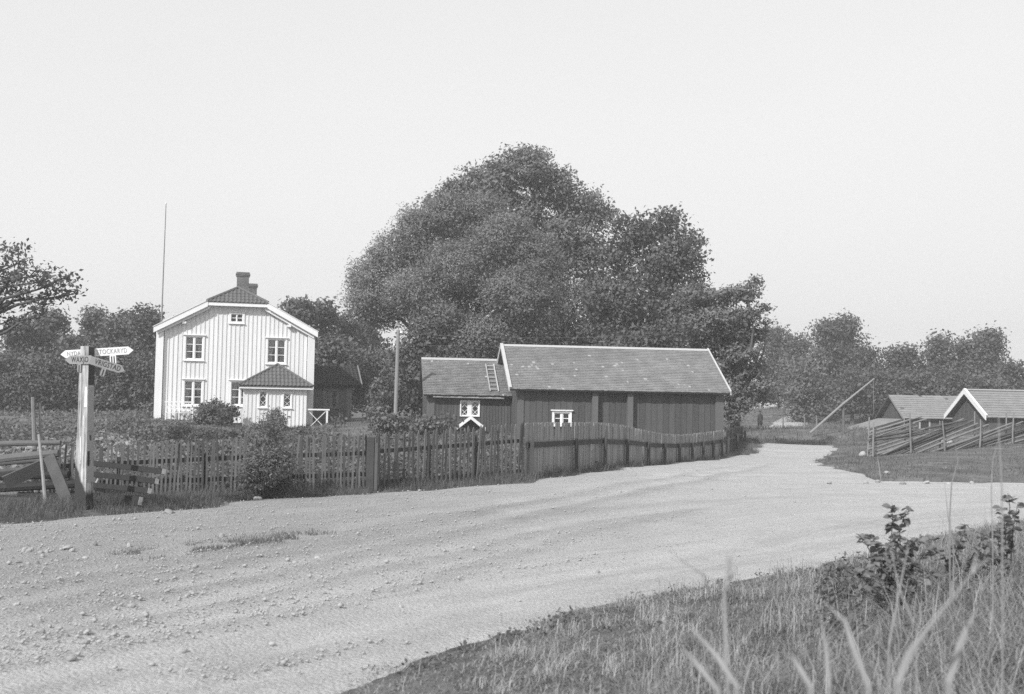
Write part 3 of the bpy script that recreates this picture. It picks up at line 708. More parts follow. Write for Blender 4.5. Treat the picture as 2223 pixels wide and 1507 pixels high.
m = MB().prism([(er_ + .003, AY - .45, aez - .1), (er_ + .003, AY + 2.2, arz - .1), (er_ + .003, AY + 2.2, arz + .1), (er_ + .003, AY - .45, aez + .1)], (.05, 0, 0)); m.build('verge_board', M['grey_pole'], annex)

# things round the house
def place(px, py, Y): p = at(px, py, Y); return p
b0 = HF.world(HF.hit(357, 925, -1.0)); b1 = HF.world(HF.hit(418, 925, -1.0)); bz = tz(b0[0], b0[1]) + .02
bench = thing('garden_bench', 'pale slatted garden bench with crossed back bars standing against the white gable', 'bench', (b0[0], b0[1], bz), HF.a)
bl = np.hypot(*(b1 - b0)[:2]); m = MB()
for k in range(4): MB().box(0, bl, .05 + k * .11, .14 + k * .11, .42, .45).build('seat_slat', M['white_trim'], bench)
for x in (.03, bl - .03, bl * .5):
    for y in (.08, .45): MB().box(x - .03, x + .03, y - .03, y + .03, -.1, .415 if y < .2 else .98).build('leg', M['white_trim'], bench)
MB().box(-.04, bl + .04, .42, .47, .985, 1.05).build('top_rail', M['white_trim'], bench)
for k in range(6):
    x0 = bl * k / 6; x1 = bl * (k + 1) / 6
    m = MB().beam((x0, .45, .5), (x1, .45, .96), .035, .02, (0, 1, 0)); m.beam((x1, .462, .5), (x0, .462, .96), .035, .02, (0, 1, 0)); m.build('cross_bars', M['white_trim'], bench)
r0w = HF.world(HF.hit(669, 890, -2.05)); r1w = HF.world(HF.hit(709, 937, -2.05))
rl = np.hypot(*(r1w - r0w)[:2]); rz = r1w[2]
rail_ = thing('stair_railing', 'white railing with one diagonal cross beside the house porch', 'railing', (r0w[0], r0w[1], rz - .05), HF.a)
MB().box(rl - .05, rl + .05, -.05, .05, 0, 1.2).build('post', M['white_trim'], rail_); MB().box(-.05, rl + .13, -.07, .07, 1.203, 1.28).build('top_rail', M['white_trim'], rail_)
MB().beam((0, 0, .18), (rl - .05, 0, 1.18), .035, .035, (0, 1, 0)).build('brace', M['white_trim'], rail_); MB().beam((0, .03, 1.18), (rl - .05, .03, .18), .035, .035, (0, 1, 0)).build('brace', M['white_trim'], rail_)
MB().box(rl * .75, rl + 1.0, .2, 1.0, -.3, .06).build('step', M['stone'], rail_)
MB().box(rl * .55, rl + .8, 1.0, 1.9, -.3, .22).build('step', M['stone'], rail_)
fp0, fp1 = at(354, 700, 80), at(362, 443, 80)
fpz = tz(fp0[0], 80); flag = thing('flagpole', 'tall thin bare flagpole rising behind the white house roof', 'flagpole', (fp0[0] - .15, 80, fpz))
m = MB().tube([(0, 0, -.3), (fp1[0] - fp0[0] + .1, 0, fp1[2] - fpz)], [.075, .03], 8); m.build('pole', M['plank'], flag)
MB().tube([(fp1[0] - fp0[0] + .1, 0, fp1[2] - fpz + .001), (fp1[0] - fp0[0] + .1, 0, fp1[2] - fpz + .1)], [.05, .045], 8).build('finial', M['white_trim'], flag)

# ================================================================== THE LONG BARN AND THE SMALL SHED
BO = at(1123, 955, 53); BF = Frame(BO, 7); bh = BF.hit
BL_, BDp = 9.69, 7.0
bez = 2.33; brz = 4.49; bry = 3.2; brx0, brx1 = -.46, 9.9
barn = thing('long_barn', 'long dark boarded barn with grey shake roof and one white four pane window', 'barn', BO, BF.a)
wa, wb = bh(1203, 896), bh(1236, 921); bwin = (wa[0], wb[0], wb[2], wa[2])
gz0 = -.75
m = board_mesh(.03, BL_ - .03, gz0, lambda u: bez - .02, .03, .08, [bwin]); m.box(.03, .08, .082, 2 * bry, gz0, bez); m.box(BL_ - .08, BL_ - .03, .082, 2 * bry, gz0, bez); m.box(.03, BL_ - .03, 2 * bry, 2 * bry + .05, gz0, bez)
m.box(.1, BL_ - .1, .1, 2 * bry, gz0, gz0 + .1)
m.build('inner_wall', M['backing'], barn)
boarding(barn, 0, BL_, gz0, lambda u: bez - .05, .022, .285, [(bwin[0] - .02, bwin[1] + .02, bwin[2] - .02, bwin[3] + .02)], M['red_board'], None, bat=0, gap=.016)
sash_window(barn, *bwin, .0, rows=2, casing=.1, curtains=False, hood=True)
def gable_boards(parent, x, sgn, y0, y1, zf, pitch, z0, mb, name='gable_board'):
    n = round((y1 - y0) / pitch); p = (y1 - y0) / n
    for i in range(n):
        a, b = y0 + i * p + .008, y0 + (i + 1) * p - .008; x0, x1 = (x, x + .022) if sgn > 0 else (x - .022, x)
        za, zb = zf(a), zf(b); MB().hexa([(x0, a, z0), (x1, a, z0), (x1, b, z0), (x0, b, z0)], [(x0, a, za), (x1, a, za), (x1, b, zb), (x0, b, zb)]).build(name, mb, parent)
bslope = (brz - bez) / (bry + .5)
bzf = lambda y: brz - .12 - bslope * abs(y - bry)
gable_boards(barn, .028, -1, .03, 2 * bry, bzf, .25, gz0, M['red_board']); gable_boards(barn, BL_ - .028, 1, .03, 2 * bry, bzf, .25, gz0, M['red_board'])
for u0_, w_, pr in ((-.03, .3, .05), (bh(1284, 870)[0], .26, .3), (bh(1360, 870)[0], .26, .3), (BL_ - .36, .39, .1)):
    MB().box(u0_, u0_ + w_, -pr, -.0 + .001, gz0, bez - .08).build('wall_post', M['red_post'], barn)
def gable_roof(parent, x0, x1, ey, ez, ry, rz, t=.09, back=None):
    m = MB(); by = 2 * ry - ey if back is None else back
    slab(m, (x0, ey, ez), (x1, ey, ez), (x1, ry, rz), (x0, ry, rz), t); slab(m, (x1, by, ez), (x0, by, ez), (x0, ry, rz), (x1, ry, rz), t)
    return m.build('roof', M['backing'], parent)
ro = gable_roof(barn, brx0, brx1, -.5, bez, bry, brz)
shingle_slope('front_shakes', ro, (brx0, -.53, bez - .01), (brx1, -.53, bez - .01), (brx1, bry, brz), (brx0, bry, brz), M['shake'])
shingle_slope('back_shakes', ro, (brx1, 2 * bry + .53, bez - .01), (brx0, 2 * bry + .53, bez - .01), (brx0, bry, brz), (brx1, bry, brz), M['shake'], .3, .25, .4)
MB().prism([(brx0 - .05, bry - .13, brz - .03), (brx0 - .05, bry, brz + .075), (brx0 - .05, bry + .13, brz - .03), (brx0 - .05, bry, brz + .03)], (brx1 - brx0 + .1, 0, 0)).build('ridge_board', M['pale_pole'], ro)
def verges(parent, x0, x1, ey, ez, ry, rz, mt, w=.16, t=.035, ends=(0, 1)):
    for k in ends:
        x = x0 - t - .004 if k == 0 else x1 + .004
        for s in (1, -1):
            e = (x, ry - s * (ry - ey), ez); r = (x, ry, rz)
            P = [(e[0], e[1] - s * .03, e[2] - w * .62), (r[0], r[1], r[2] - w * .62 + .0), (r[0], r[1], r[2] + w * .5), (e[0], e[1] - s * .03, e[2] + w * .5 - .02)]
            MB().prism(P, (t, 0, 0)).build('verge_board', mt, parent)
            P = [(x - .015, e[1] - s * .03, e[2] + w * .5 - .016), (x - .015, r[1], r[2] + w * .5 + .004), (x - .015, r[1], r[2] + w * .5 + .03), (x - .015, e[1] - s * .03, e[2] + w * .5 + .01)]
            MB().prism(P, (t + .12 if k == 0 else t + .03, 0, 0)).build('verge_cap', mt, parent)
verges(ro, brx0, brx1, -.53, bez, bry, brz, M['verge_paint'], .17)
# small shed on its left
shed = thing('small_shed', 'small dark shed with mossy shake roof and white lattice window beside the long barn', 'shed', BO, BF.a)
sy = 2.5; sx0, sx1 = -4.05, .0; sez = 2.03; srz = 3.82; sry = 4.85; sey = sy - .38
p, q = bh(1001, 871, sy), bh(1039, 903, sy); swin = (p[0], q[0], q[2], p[2])
sg = -.75
m = board_mesh(sx0 + .03, sx1, sg, lambda u: sez, sy + .03, sy + .08, [swin]); m.box(sx0 + .03, sx0 + .08, sy + .082, 2 * sry - sy, sg, sez); m.box(sx0 + .03, sx1, 2 * sry - sy, 2 * sry - sy + .05, sg, sez); m.build('inner_wall', M['backing'], shed)
boarding(shed, sx0, sx1 - .03, sg, lambda u: sez - .02, sy + .022, .145, [(swin[0] - .02, swin[1] + .02, swin[2] - .02, swin[3] + .02)], M['red_board'], None, bat=0, gap=.014)
szf = lambda y: srz - .12 - (srz - sez) / (sry - sey) * abs(y - sry)
gable_boards(shed, sx0 + .028, -1, sy + .03, 2 * sry - sy, szf, .22, sg, M['red_board'])
MB().box(sx0 - .02, sx0 + .36, sy - .05, sy - .001, sg, sez - .1).build('corner_board', M['red_post'], shed)
sash_window(shed, *swin, sy, rows=2, casing=.05, curtains=False, hood=False, lattice=True, mull=.16)
sr = gable_roof(shed, -4.24, -.03, sey, sez, sry, srz)
shingle_slope('front_shakes', sr, (-4.24, sey - .04, sez - .01), (-.03, sey - .04, sez - .01), (-.03, sry, srz), (-4.24, sry, srz), M['shake_old'], .15, .08, .15, .016)
shingle_slope('back_shakes', sr, (-.03, 2 * sry - sey, sez - .01), (-4.24, 2 * sry - sey, sez - .01), (-4.24, sry, srz), (-.03, sry, srz), M['shake_old'], .3, .25, .4)
MB().prism([(-4.26, sry - .12, srz - .03), (-4.26, sry, srz + .08), (-4.26, sry + .12, srz - .03), (-4.26, sry, srz + .03)], (4.2, 0, 0)).build('ridge_board', M['pale_pole'], sr)
for s in (1, -1):
    P = [(-4.26, sry - s * (sry - sey + .03), sez - .1), (-4.26, sry, srz - .1), (-4.26, sry, srz + .05), (-4.26, sry - s * (sry - sey + .03), sez + .05)]; MB().prism(P, (.018, 0, 0)).build('verge_board', M['rail'] if s < 0 else M['plank'], sr)
g0, g1 = bh(940, 862, sy - .25), bh(1094, 864, sy - .25)
MB().tube([(g0[0], sy - .33, sez - .10), (g1[0], sy - .33, sez - .12)], .04, 7).build('gutter', M['pale_pole'], shed)
# door with a little gabled hood
hp = bh(1022, 906, sy - .5); hl = bh(989, 931, sy - .5); hr = bh(1054, 932, sy - .5)
for e_ in (hl, hr):
    d = np.array([(hp[0], sy - .52, hp[2] - .09), (e_[0], sy - .52, e_[2] - .09), (e_[0], sy - .52, e_[2] + .09), (hp[0], sy - .52, hp[2] + .07)]); MB().prism(d, (0, .04, 0)).build('hood_verge', M['white_trim'], shed)
    s = 1 if e_ is hl else -1
    m = MB(); P = [(hp[0], sy - .475, hp[2] + .03), (hp[0], sy - .003, hp[2] + .03), (e_[0], sy - .003, e_[2] + .03), (e_[0], sy - .475, e_[2] + .03)]; m.prism(P, (0, 0, .03)); m.build('hood_roof', M['plank'], shed)
MB().prism([(hl[0] + .3, sy - .06, hl[2] + .1), (hr[0] - .3, sy - .06, hr[2] + .1), (hp[0], sy - .06, hp[2] - .1)], (0, .055, 0)).build('hood_gable', M['red_board'], shed)
door = MB().box(hl[0] + .2, hr[0] - .2, sy - .05, sy - .003, sg, hl[2] + .08).build('door', M['red_post'], shed)
MB().box(hr[0] - .3, hr[0] - .26, sy - .09, sy - .052, .1, .22).build('handle', M['iron'], door)
# ladder lying on the shed roof
ns = np.array((0, -(srz - sez), (sry - sey))); ns /= np.linalg.norm(ns); upv = np.array((0, (sry - sey), (srz - sez))); upv /= np.linalg.norm(upv)
e0 = np.array((0, sey, sez)); la, lb = bh(1073, 848, sey + .25), bh(1066, 793, sry - .35)
ladder = thing('roof_ladder', 'wooden ladder lying on the mossy roof of the small shed', 'ladder', BO, BF.a)
for dx in (-.2, .2):
    MB().beam(e0 + (la[0] + dx, 0, 0) + upv * .25 + ns * .09, e0 + (la[0] + dx - .04, 0, 0) + upv * 2.75 + ns * .09, .06, .05, ns).build('rail', M['pale_pole'], ladder)
for k in range(7):
    c = e0 + (la[0], 0, 0) + upv * (.4 + k * .36) + ns * .10; MB().beam(c - (.18, 0, 0), c + (.16, 0, 0), .045, .04, ns).build('rung', M['pale_pole'], ladder)

# ================================================================== FAR SHEDS ON THE RIGHT
S1 = Frame(at(1968, 940, 88), 3); h1 = S1.hit
far1 = thing('low_shed', 'low grey roofed shed behind the pole fence with a white framed doorway', 'shed', S1.O, S1.a)
ez1 = h1(1957, 908, -.3)[2]; rz1 = h1(1932, 858, 2.6)[2]; L1 = 5.6
MB().box(.04, L1, .04, 5.2, -1.2, ez1 - .05).build('wall_body', M['backing'], far1)
boarding(far1, 0, L1, -1.0, lambda u: ez1 - .05, .035, .3, [], M['red_board'], None, bat=0, gap=.03)
zf1 = lambda y: rz1 - .12 - (rz1 - ez1) / 2.9 * abs(y - 2.6)
gable_boards(far1, .03, -1, .04, 5.2, zf1, .3, -1.0, M['red_board'])
r1 = gable_roof(far1, -.35, L1 + .3, -.3, ez1, 2.6, rz1)
shingle_slope('front_shakes', r1, (-.35, -.32, ez1 - .01), (L1 + .3, -.32, ez1 - .01), (L1 + .3, 2.6, rz1), (-.35, 2.6, rz1), M['far_shake'], .3, .2, .4, .02)
for s in (1, -1):
    P = [(-.39, 2.6 - s * 2.95, ez1 - .14), (-.39, 2.6, rz1 - .14), (-.39, 2.6, rz1 + .05), (-.39, 2.6 - s * 2.95, ez1 + .05)]; MB().prism(P, (.035, 0, 0)).build('verge_board', M['plank'] if s > 0 else M['rail'], r1)
d0, d1 = h1(1998, 914), h1(2016, 945)
m = MB().box(d0[0] - .12, d0[0], -.04, .0, -1, d0[2]); m.box(d1[0], d1[0] + .12, -.04, 0, -1, d0[2]); m.box(d0[0] - .12, d1[0] + .12, -.045, 0, d0[2] + .003, d0[2] + .12); fr = m.build('doorway_frame', M['pale_pole'], far1)
MB().box(d0[0] + .003, d1[0] - .003, -.02, .001, -1, d0[2]).build('door', M['tarred'], fr)
# lean-to at its left end
q0 = h1(1957, 911, -.2)
m = MB(); slab(m, (-3.6, -.4, .1), (-.4, -.4, ez1 - .05), (-.4, 4.8, ez1 - .05), (-3.6, 4.8, .1), .09)
MB().box(-3.2, -.35, .05, 4.5, -1.2, -.35).build('lean_to_wall', M['red_board'], far1)
lt = m.build('lean_to_roof', M['far_shake'], far1)
MB().prism([(-3.6, -.44, -.02), (-.4, -.44, ez1 - .17), (-.4, -.44, ez1 - .03), (-3.6, -.44, .12)], (0, .035, 0)).build('lean_to_verge', M['rail'], far1)
MB().box(-2.0, -.7, -.02, .045, -1.2, -.1).build('lean_to_door', M['plank'], far1)
S2 = Frame(at(2146, 945, 74), 6); h2 = S2.hit
far2 = thing('gabled_shed', 'grey roofed shed with bright white barge boards on its gable behind the pole fence', 'shed', S2.O, S2.a)
ez2 = h2(2130, 906, -.3)[2]; rz2 = h2(2095, 849, 2.4)[2]; L2 = 9
MB().box(.04, L2, .04, 4.8, -1.4, ez2 - .05).build('wall_body', M['backing'], far2)
boarding(far2, 0, L2, -1.2, lambda u: ez2 - .05, .035, .32, [], M['red_board'], None, bat=0, gap=.03)
zf2 = lambda y: rz2 - .12 - (rz2 - ez2) / 2.7 * abs(y - 2.4)
gable_boards(far2, .03, -1, .04, 4.8, zf2, .3, -1.2, M['red_board'])
r2 = gable_roof(far2, -.35, L2 + .3, -.3, ez2, 2.4, rz2)
shingle_slope('front_shakes', r2, (-.35, -.32, ez2 - .01), (L2 + .3, -.32, ez2 - .01), (L2 + .3, 2.4, rz2), (-.35, 2.4, rz2), M['far_shake'], .3, .2, .4, .02)
verges(r2, -.35, L2 + .3, -.35, ez2, 2.4, rz2, M['white_trim'], .3, .05, ends=(0,))
MB().tube([(-.4, 2.4, rz2 + .09), (L2 + .3, 2.4, rz2 + .09)], .07, 6).build('ridge_board', M['pale_pole'], r2)

# ================================================================== FENCES
def fence_line(A, B, n):
    A, B = np.array(A[:2], float), np.array(B[:2], float); return [A + (B - A) * i / (n - 1) for i in range(n)]
def picket_mesh(w, h, t, pointed, mt, name='picket'):
    m = MB()
    if pointed:
        P = [(-w / 2, 0, -.15), (w / 2, 0, -.15), (w / 2, 0, h - w * .9), (w * .12, 0, h), (-w * .2, 0, h - w * .25), (-w / 2, 0, h - w)]
    else: P = [(-w / 2, 0, -.15), (w / 2, 0, -.15), (w / 2, 0, h), (-w / 2, 0, h - .006)]
    return m.prism(P, (0, t, 0)).mesh(name, mt)
def smooth(v, k=9):
    v = np.asarray(v, float); p = np.r_[[v[0]] * k, v, [v[-1]] * k]; return np.convolve(p, np.ones(2 * k + 1) / (2 * k + 1), 'valid')
def picket_fence(name, label, A, B, base_px, top_px, n, w, t, pointed, mt, rails, posts, group=None, rail_front=True, pname='picket', missing=(), rh=.09, post_h=.75, jit=.02):
    """A,B world xy ends; base_px/top_px: heights come from functions of the parameter along the fence"""
    A, B = np.array(A[:2]), np.array(B[:2]); d = B - A; L_ = np.linalg.norm(d); d /= L_; nrm = np.array((d[1], -d[0])); ang = math.atan2(d[1], d[0])
    z0 = tz(*A); f = thing(name, label, 'fence', (A[0], A[1], z0), 0, group)
    ts = np.linspace(0, 1, n); P = A + (B - A) * ts[:, None]; base = smooth(terrain(P[:, 0], P[:, 1]), 4); top = np.array([top_px(t_) for t_ in ts])
    meshes = [picket_mesh(w * random.uniform(.9, 1.08), 1.0, t, pointed, mt, pname) for _ in range(4)]
    for i in range(n):
        if i in missing: continue
        h = top[i] - base[i] + random.uniform(-jit, jit)
        link(pname, meshes[i % 4], f, (P[i, 0] - A[0] + nrm[0] * random.uniform(-.006, .006), P[i, 1] - A[1] + nrm[1] * random.uniform(-.006, .006), base[i] - z0), (random.gauss(0, .015), random.gauss(0, .028 if pointed else .006), ang + random.gauss(0, .03)), (1, 1, h))
    for fr in rails:
        for s in range(rails_n := max(2, int(L_ / 2.6))):
            a, b = s / rails_n, (s + 1) / rails_n; ia, ib = a * (n - 1), b * (n - 1)
            def pt(q):
                x, y = A + (B - A) * q; k = q * (n - 1); zb = np.interp(k, range(n), base); zt = np.interp(k, range(n), top); o = nrm * (.032 if rail_front else -.06)
                return np.array((x - A[0] + o[0], y - A[1] + o[1], zb + (zt - zb) * fr - z0))
            MB().beam(pt(a), pt(b), .04, rh, (0, 0, 1)).build('rail', M['rail'], f)
    for q in posts:
        x, y = A + (B - A) * q; k = q * (n - 1); zb = np.interp(k, range(n), base); zt = np.interp(k, range(n), top); o = nrm * (.11 if rail_front else -.13)
        h = (zt - zb) * post_h; c = np.array((x - A[0] + o[0], y - A[1] + o[1]))
        MB().box(c[0] - .045, c[0] + .045, c[1] - .045, c[1] + .045, zb - z0 - .3, zb - z0 + h).build('post', M['rail'], f)
    return f
def topfun(samples, A, B):
    """top edge given as (px, py) samples, turned to heights on the fence's own vertical plane"""
    A, B = np.array(A[:2], float), np.array(B[:2], float); T = []; Z = []
    e = B - A
    for px, py in samples:
        d = ray(px, py); den = d[0] * e[1] - d[1] * e[0]; t = ((A[0] - CAM[0]) * e[1] - (A[1] - CAM[1]) * e[0]) / den
        p = CAM + d * t; T.append(((p[:2] - A) @ e) / (e @ e)); Z.append(p[2])
    o = np.argsort(T); T = np.array(T)[o]; Z = np.array(Z)[o]
    return lambda q: float(np.interp(q, T, Z))
A1, B1 = W2(60, 1086, 22.9), W2(797, 1070, 24.8)
picket_fence('picket_fence', 'long sagging fence of thin weathered pickets in front of the white house garden', A1, B1, None, topfun([(60, 985), (110, 968), (330, 961), (520, 950), (700, 944), (797, 941)], A1, B1),
             84, .042, .018, True, M['picket'], (.30, .66), (0.02, .25, .5, .75), rail_front=False, missing=(26, 47, 70), jit=.035)
A2, B2 = W2(812, 1068, 24.9), W2(1135, 1041, 28)
picket_fence('picket_fence', 'shorter stretch of wider spaced pickets in front of the small shed', A2, B2, None, topfun([(812, 941), (1000, 928), (1135, 917)], A2, B2),
             34, .055, .02, True, M['picket'], (.14, .68), (.0, .36, .68), rail_front=False, post_h=.84, jit=.03)
A3, B3 = W2(1140, 1040, 28.1), W2(1572, 990, 49)
postpx = [1146, 1244, 1306, 1355, 1401, 1437, 1469, 1497, 1521, 1543, 1562]
def par(px):
    e = B3 - A3; d = ray(px, 960); den = d[0] * e[1] - d[1] * e[0]; t = ((A3[0]) * e[1] - (A3[1]) * e[0]) / den; return float((((CAM + d * t)[:2] - A3) @ e) / (e @ e))
picket_fence('board_fence', 'close boarded grey fence with a dark rail running past the long barn', A3, B3, None, topfun([(1140, 918), (1200, 917), (1300, 917), (1340, 921), (1375, 928), (1410, 936), (1440, 942), (1480, 944), (1510, 941), (1545, 937), (1572, 933)], A3, B3),
             205, .098, .016, False, M['paling'], (.60,), [max(0.003, par(p)) for p in postpx], rail_front=True, pname='paling', rh=.13, post_h=.68, jit=.012)
A4, B4 = W2(1576, 988, 49.6), W2(1612, 972, 56)
picket_fence('board_fence', 'short dark stretch of board fence in tree shade past the barn corner', A4, B4, None, topfun([(1576, 934), (1595, 928), (1612, 925)], A4, B4),
             50, .115, .016, False, M['rail'], (.6,), (0., .5, 1), pname='paling', jit=.01)
# the gate post between the two picket fences
gp = at(803, 1072, 24.6); gz_ = tz(gp[0], gp[1]); g_ = thing('gate_post', 'stout dark gate post between the two picket fences', 'post', (gp[0], gp[1], gz_))
MB().box(-.075, .075, -.07, .07, -.3, 1.17).build('post', M['rail'], g_); MB().box(.082, .15, -.05, .05, -.2, 1.05).build('side_post', M['picket'], g_)

# ================================================================== SIGNPOST
SO = at(181.5, 1106, 19.8); SO[2] = tz(SO[0], SO[1]); sg_a = math.radians(-13.6)
sign_lean = math.radians(-.9)
sign = thing('signpost', 'weathered square wooden signpost with four pointed place name arms beside the road', 'signpost', SO, sg_a)
sign.rotation_euler = (0, sign_lean, sg_a); SF = Frame(SO, -13.6); ht = SF.hit(188, 752, 0)[2]
w0, w1 = .112, .080
m = MB(); R_ = 9; zz = np.linspace(-.3, ht, R_); V = []; 
for i, z in enumerate(zz):
    t = max(z, 0) / ht; w = w0 + (w1 - w0) * t; V += [(-w + .006 * math.sin(i * 1.7), -w, z), (w, -w + .004 * math.sin(i * 2.1), z), (w, w, z), (-w, w, z)]
Fq = [(0, 3, 2, 1), tuple(4 * (R_ - 1) + k for k in range(4))]
for i in range(R_ - 1):
    for k in range(4): Fq.append((4 * i + k, 4 * i + (k + 1) % 4, 4 * i + 4 + (k + 1) % 4, 4 * i + 4 + k))
def post_mat():
    mt, n, o = _new('signpost_wood'); p = nd(n, 'ShaderNodeBsdfPrincipled'); n.links.new(p.outputs[0], o.inputs[0])
    tc = nd(n, 'ShaderNodeTexCoord'); mp = nd(n, 'ShaderNodeMapping'); mp.inputs['Scale'].default_value = (22, 22, 1.1); n.links.new(tc.outputs['Object'], mp.inputs['Vector'])
    a = noise(n, mp.outputs[0], 1.2, 6, .7); b = noise(n, tc.outputs['Object'], 5, 4)
    x = mth(n, 'MULTIPLY_ADD', a, 1.9, mth(n, 'MULTIPLY', b, .5)); x = mth(n, 'MULTIPLY', mth(n, 'MINIMUM', mth(n, 'MAXIMUM', mth(n, 'ADD', x, -.68), .12), .85), .70)
    sx = nd(n, 'ShaderNodeSeparateXYZ'); n.links.new(tc.outputs['Object'], sx.inputs[0])
    lim = mth(n, 'ADD', mth(n, 'MULTIPLY_ADD', sx.outputs[0], -2.2, .62), mth(n, 'MULTIPLY_ADD', b, .25, -.12))
    tar = mth(n, 'MULTIPLY', mth(n, 'SUBTRACT', lim, sx.outputs[2]), 12, clamp=True)          # tarred foot
    mix = nd(n, 'ShaderNodeMix'); n.links.new(tar, mix.inputs[0]); n.links.new(x, mix.inputs[2]); mix.inputs[3].default_value = .05
    n.links.new(mix.outputs[0], p.inputs['Base Color']); p.inputs['Roughness'].default_value = .9; p.inputs['Specular IOR Level'].default_value = .15
    bu = nd(n, 'ShaderNodeBump'); bu.inputs['Strength'].default_value = .7; bu.inputs['Distance'].default_value = .012; n.links.new(a, bu.inputs['Height']); n.links.new(bu.outputs[0], p.inputs['Normal'])
    return mt
M['signpost'] = post_mat()
MB().add(V, Fq).build('post', M['signpost'], sign)
hz = lambda py, x=188: SF.hit(x, py, -.1)[2]
def scrap(face, a0, a1, pa, pb, mt, name, jag=3, d=.004):
    """thin torn sheet nailed on a face of the post: 'front' spans local x, 'side' spans local y"""
    zt, zb = hz(pa), hz(pb); P = []; K = 8
    L_ = [(a0 + random.uniform(-.006, .006) * jag / 3, zt + (zb - zt) * k / K) for k in range(K + 1)]; Rr = [(a1 + random.uniform(-.006, .006) * jag / 3, zt + (zb - zt) * k / K) for k in range(K + 1)]
    ww = lambda z: w0 + (w1 - w0) * max(z, 0) / ht
    pts = L_ + Rr[::-1]
    if face == 'front': MB().prism([(a, -ww(z) - d, z) for a, z in pts], (0, -.003, 0)).build(name, mt, sign)
    else: MB().prism([(ww(z) + d, a, z) for a, z in pts], (.003, 0, 0)).build(name, mt, sign)
scrap('front', .035, .082, 840, 884, M['paper'], 'paper_scrap'); scrap('front', .02, .03, 902, 925, M['paper'], 'paper_scrap', 1)
scrap('front', -.02, -.008, 948, 1008, M['paper'], 'paper_scrap', 1); scrap('front', .04, .05, 930, 1015, M['pale_pole'], 'wood_splinter', 2)
M['notice'] = mat('weathered_notice_board', .30, .22, 5, (3, 3, 14), .85, .4, .05)
scrap('side', -.09, .085, 840, 936, M['notice'], 'notice_sheet', 2); scrap('side', -.095, .095, 955, 1000, M['notice'], 'notice_sheet', 3); scrap('side', -.10, .10, 1008, 1048, M['notice'], 'notice_sheet', 3, .005)
scrap('side', -.083, .083, 753, 836, M['rail'], 'dark_board', 1)
scrap('side', -.02, .02, 945, 957, M['iron'], 'iron_strap', 1, .006); scrap('side', -.085, -.03, 980, 1012, M['tarred'], 'tar_patch', 3, .009)
def text(body, parent, loc, rot, size, mt, sx=.75, name='lettering', align='CENTER'):
    c = bpy.data.curves.new(name, 'FONT'); c.body = body; c.size = size; c.align_x = align; c.align_y = 'CENTER'; c.extrude = .0015; c.space_character = 1.12; c.offset = .0
    c.materials.append(mt); t_ = bpy.data.objects.new(name, c); COL.objects.link(t_); bpy.context.view_layer.update()
    me = bpy.data.meshes.new_from_object(t_.evaluated_get(bpy.context.evaluated_depsgraph_get())); bpy.data.objects.remove(t_); me.name = name
    o = bpy.data.objects.new(name, me); COL.objects.link(o); tag(o, kind=None); o.parent = parent; o.location = [float(v) for v in loc]; o.rotation_euler = rot; o.scale = (sx, 1, 1); return o
def arm(name, x0, x1, zc, h, y, mt, tips=(1, 1), t=.022, tip=.09):
    P = []
    if tips[0]: P += [(x0, y, zc)]
    P += [(x0 + (tip if tips[0] else 0), y, zc - h / 2), (x1 - (tip if tips[1] else 0), y, zc - h / 2)]
    if tips[1]: P += [(x1, y, zc)]
    P += [(x1 - (tip if tips[1] else 0), y, zc + h / 2), (x0 + (tip if tips[0] else 0), y, zc + h / 2)]
    return MB().prism(P, (0, t, 0)).build(name, mt, sign)
# rear board NYDALA - STOCKARYD: its own direction, almost square to the view
RA = math.radians(22)                         # turned within the post's frame so it faces the road
FRr = Frame(SF.world((0, w1 + .03, 0)), -13.6 + 22); a_ = FRr.hit(130, 769.5); b_ = FRr.hit(289, 762); zc = (a_[2] + b_[2]) / 2; tilt = math.atan2(b_[2] - a_[2], b_[0] - a_[0])
hh = FRr.hit(250, 755)[2] - FRr.hit(250, 772)[2]
P = [(a_[0], 0, 0), (a_[0] + .085, 0, -hh / 2), (b_[0] - .085, 0, -hh / 2), (b_[0], 0, 0), (b_[0] - .085, 0, hh / 2), (a_[0] + .085, 0, hh / 2)]
ra = MB().prism(P, (0, .022, 0)).build('name_arm', M['sign_white'], sign); ra['label'] = 'white double ended arm reading NYDALA and STOCKARYD'
ra.location = (.05, w1 + .03, zc); ra.rotation_euler = (0, -tilt, RA)
lz = lambda px: FRr.hit(px, 764)[0]
text('NYDALA', ra, ((lz(141) + lz(190)) / 2, -.003, 0), (math.pi / 2, 0, 0), .105, M['letter_faded'], .72)
text('STOCKARYD', ra, ((lz(206) + lz(278)) / 2, -.003, 0), (math.pi / 2, 0, 0), .115, M['letter_faded'], .70)
def plate(parent, x, z1, w, h, mt, strokes):
    pl = MB().box(x - w / 2, x + w / 2, .002, .014, z1 - h, z1).build('distance_plate', mt, parent)
    for k in range(strokes):
        c = x + (k - (strokes - 1) / 2) * w / (strokes + .6); MB().box(c - .009, c + .009, -.002, .0015, z1 - h + .005, z1 - .015).build('stroke', M['letter'], pl)
plate(ra, lz(243.5), -hh / 2 - .002, .105, .14, M['sign_white'], 2); plate(ra, lz(162), -hh / 2 - .002, .11, .14, M['sign_white'], 3)
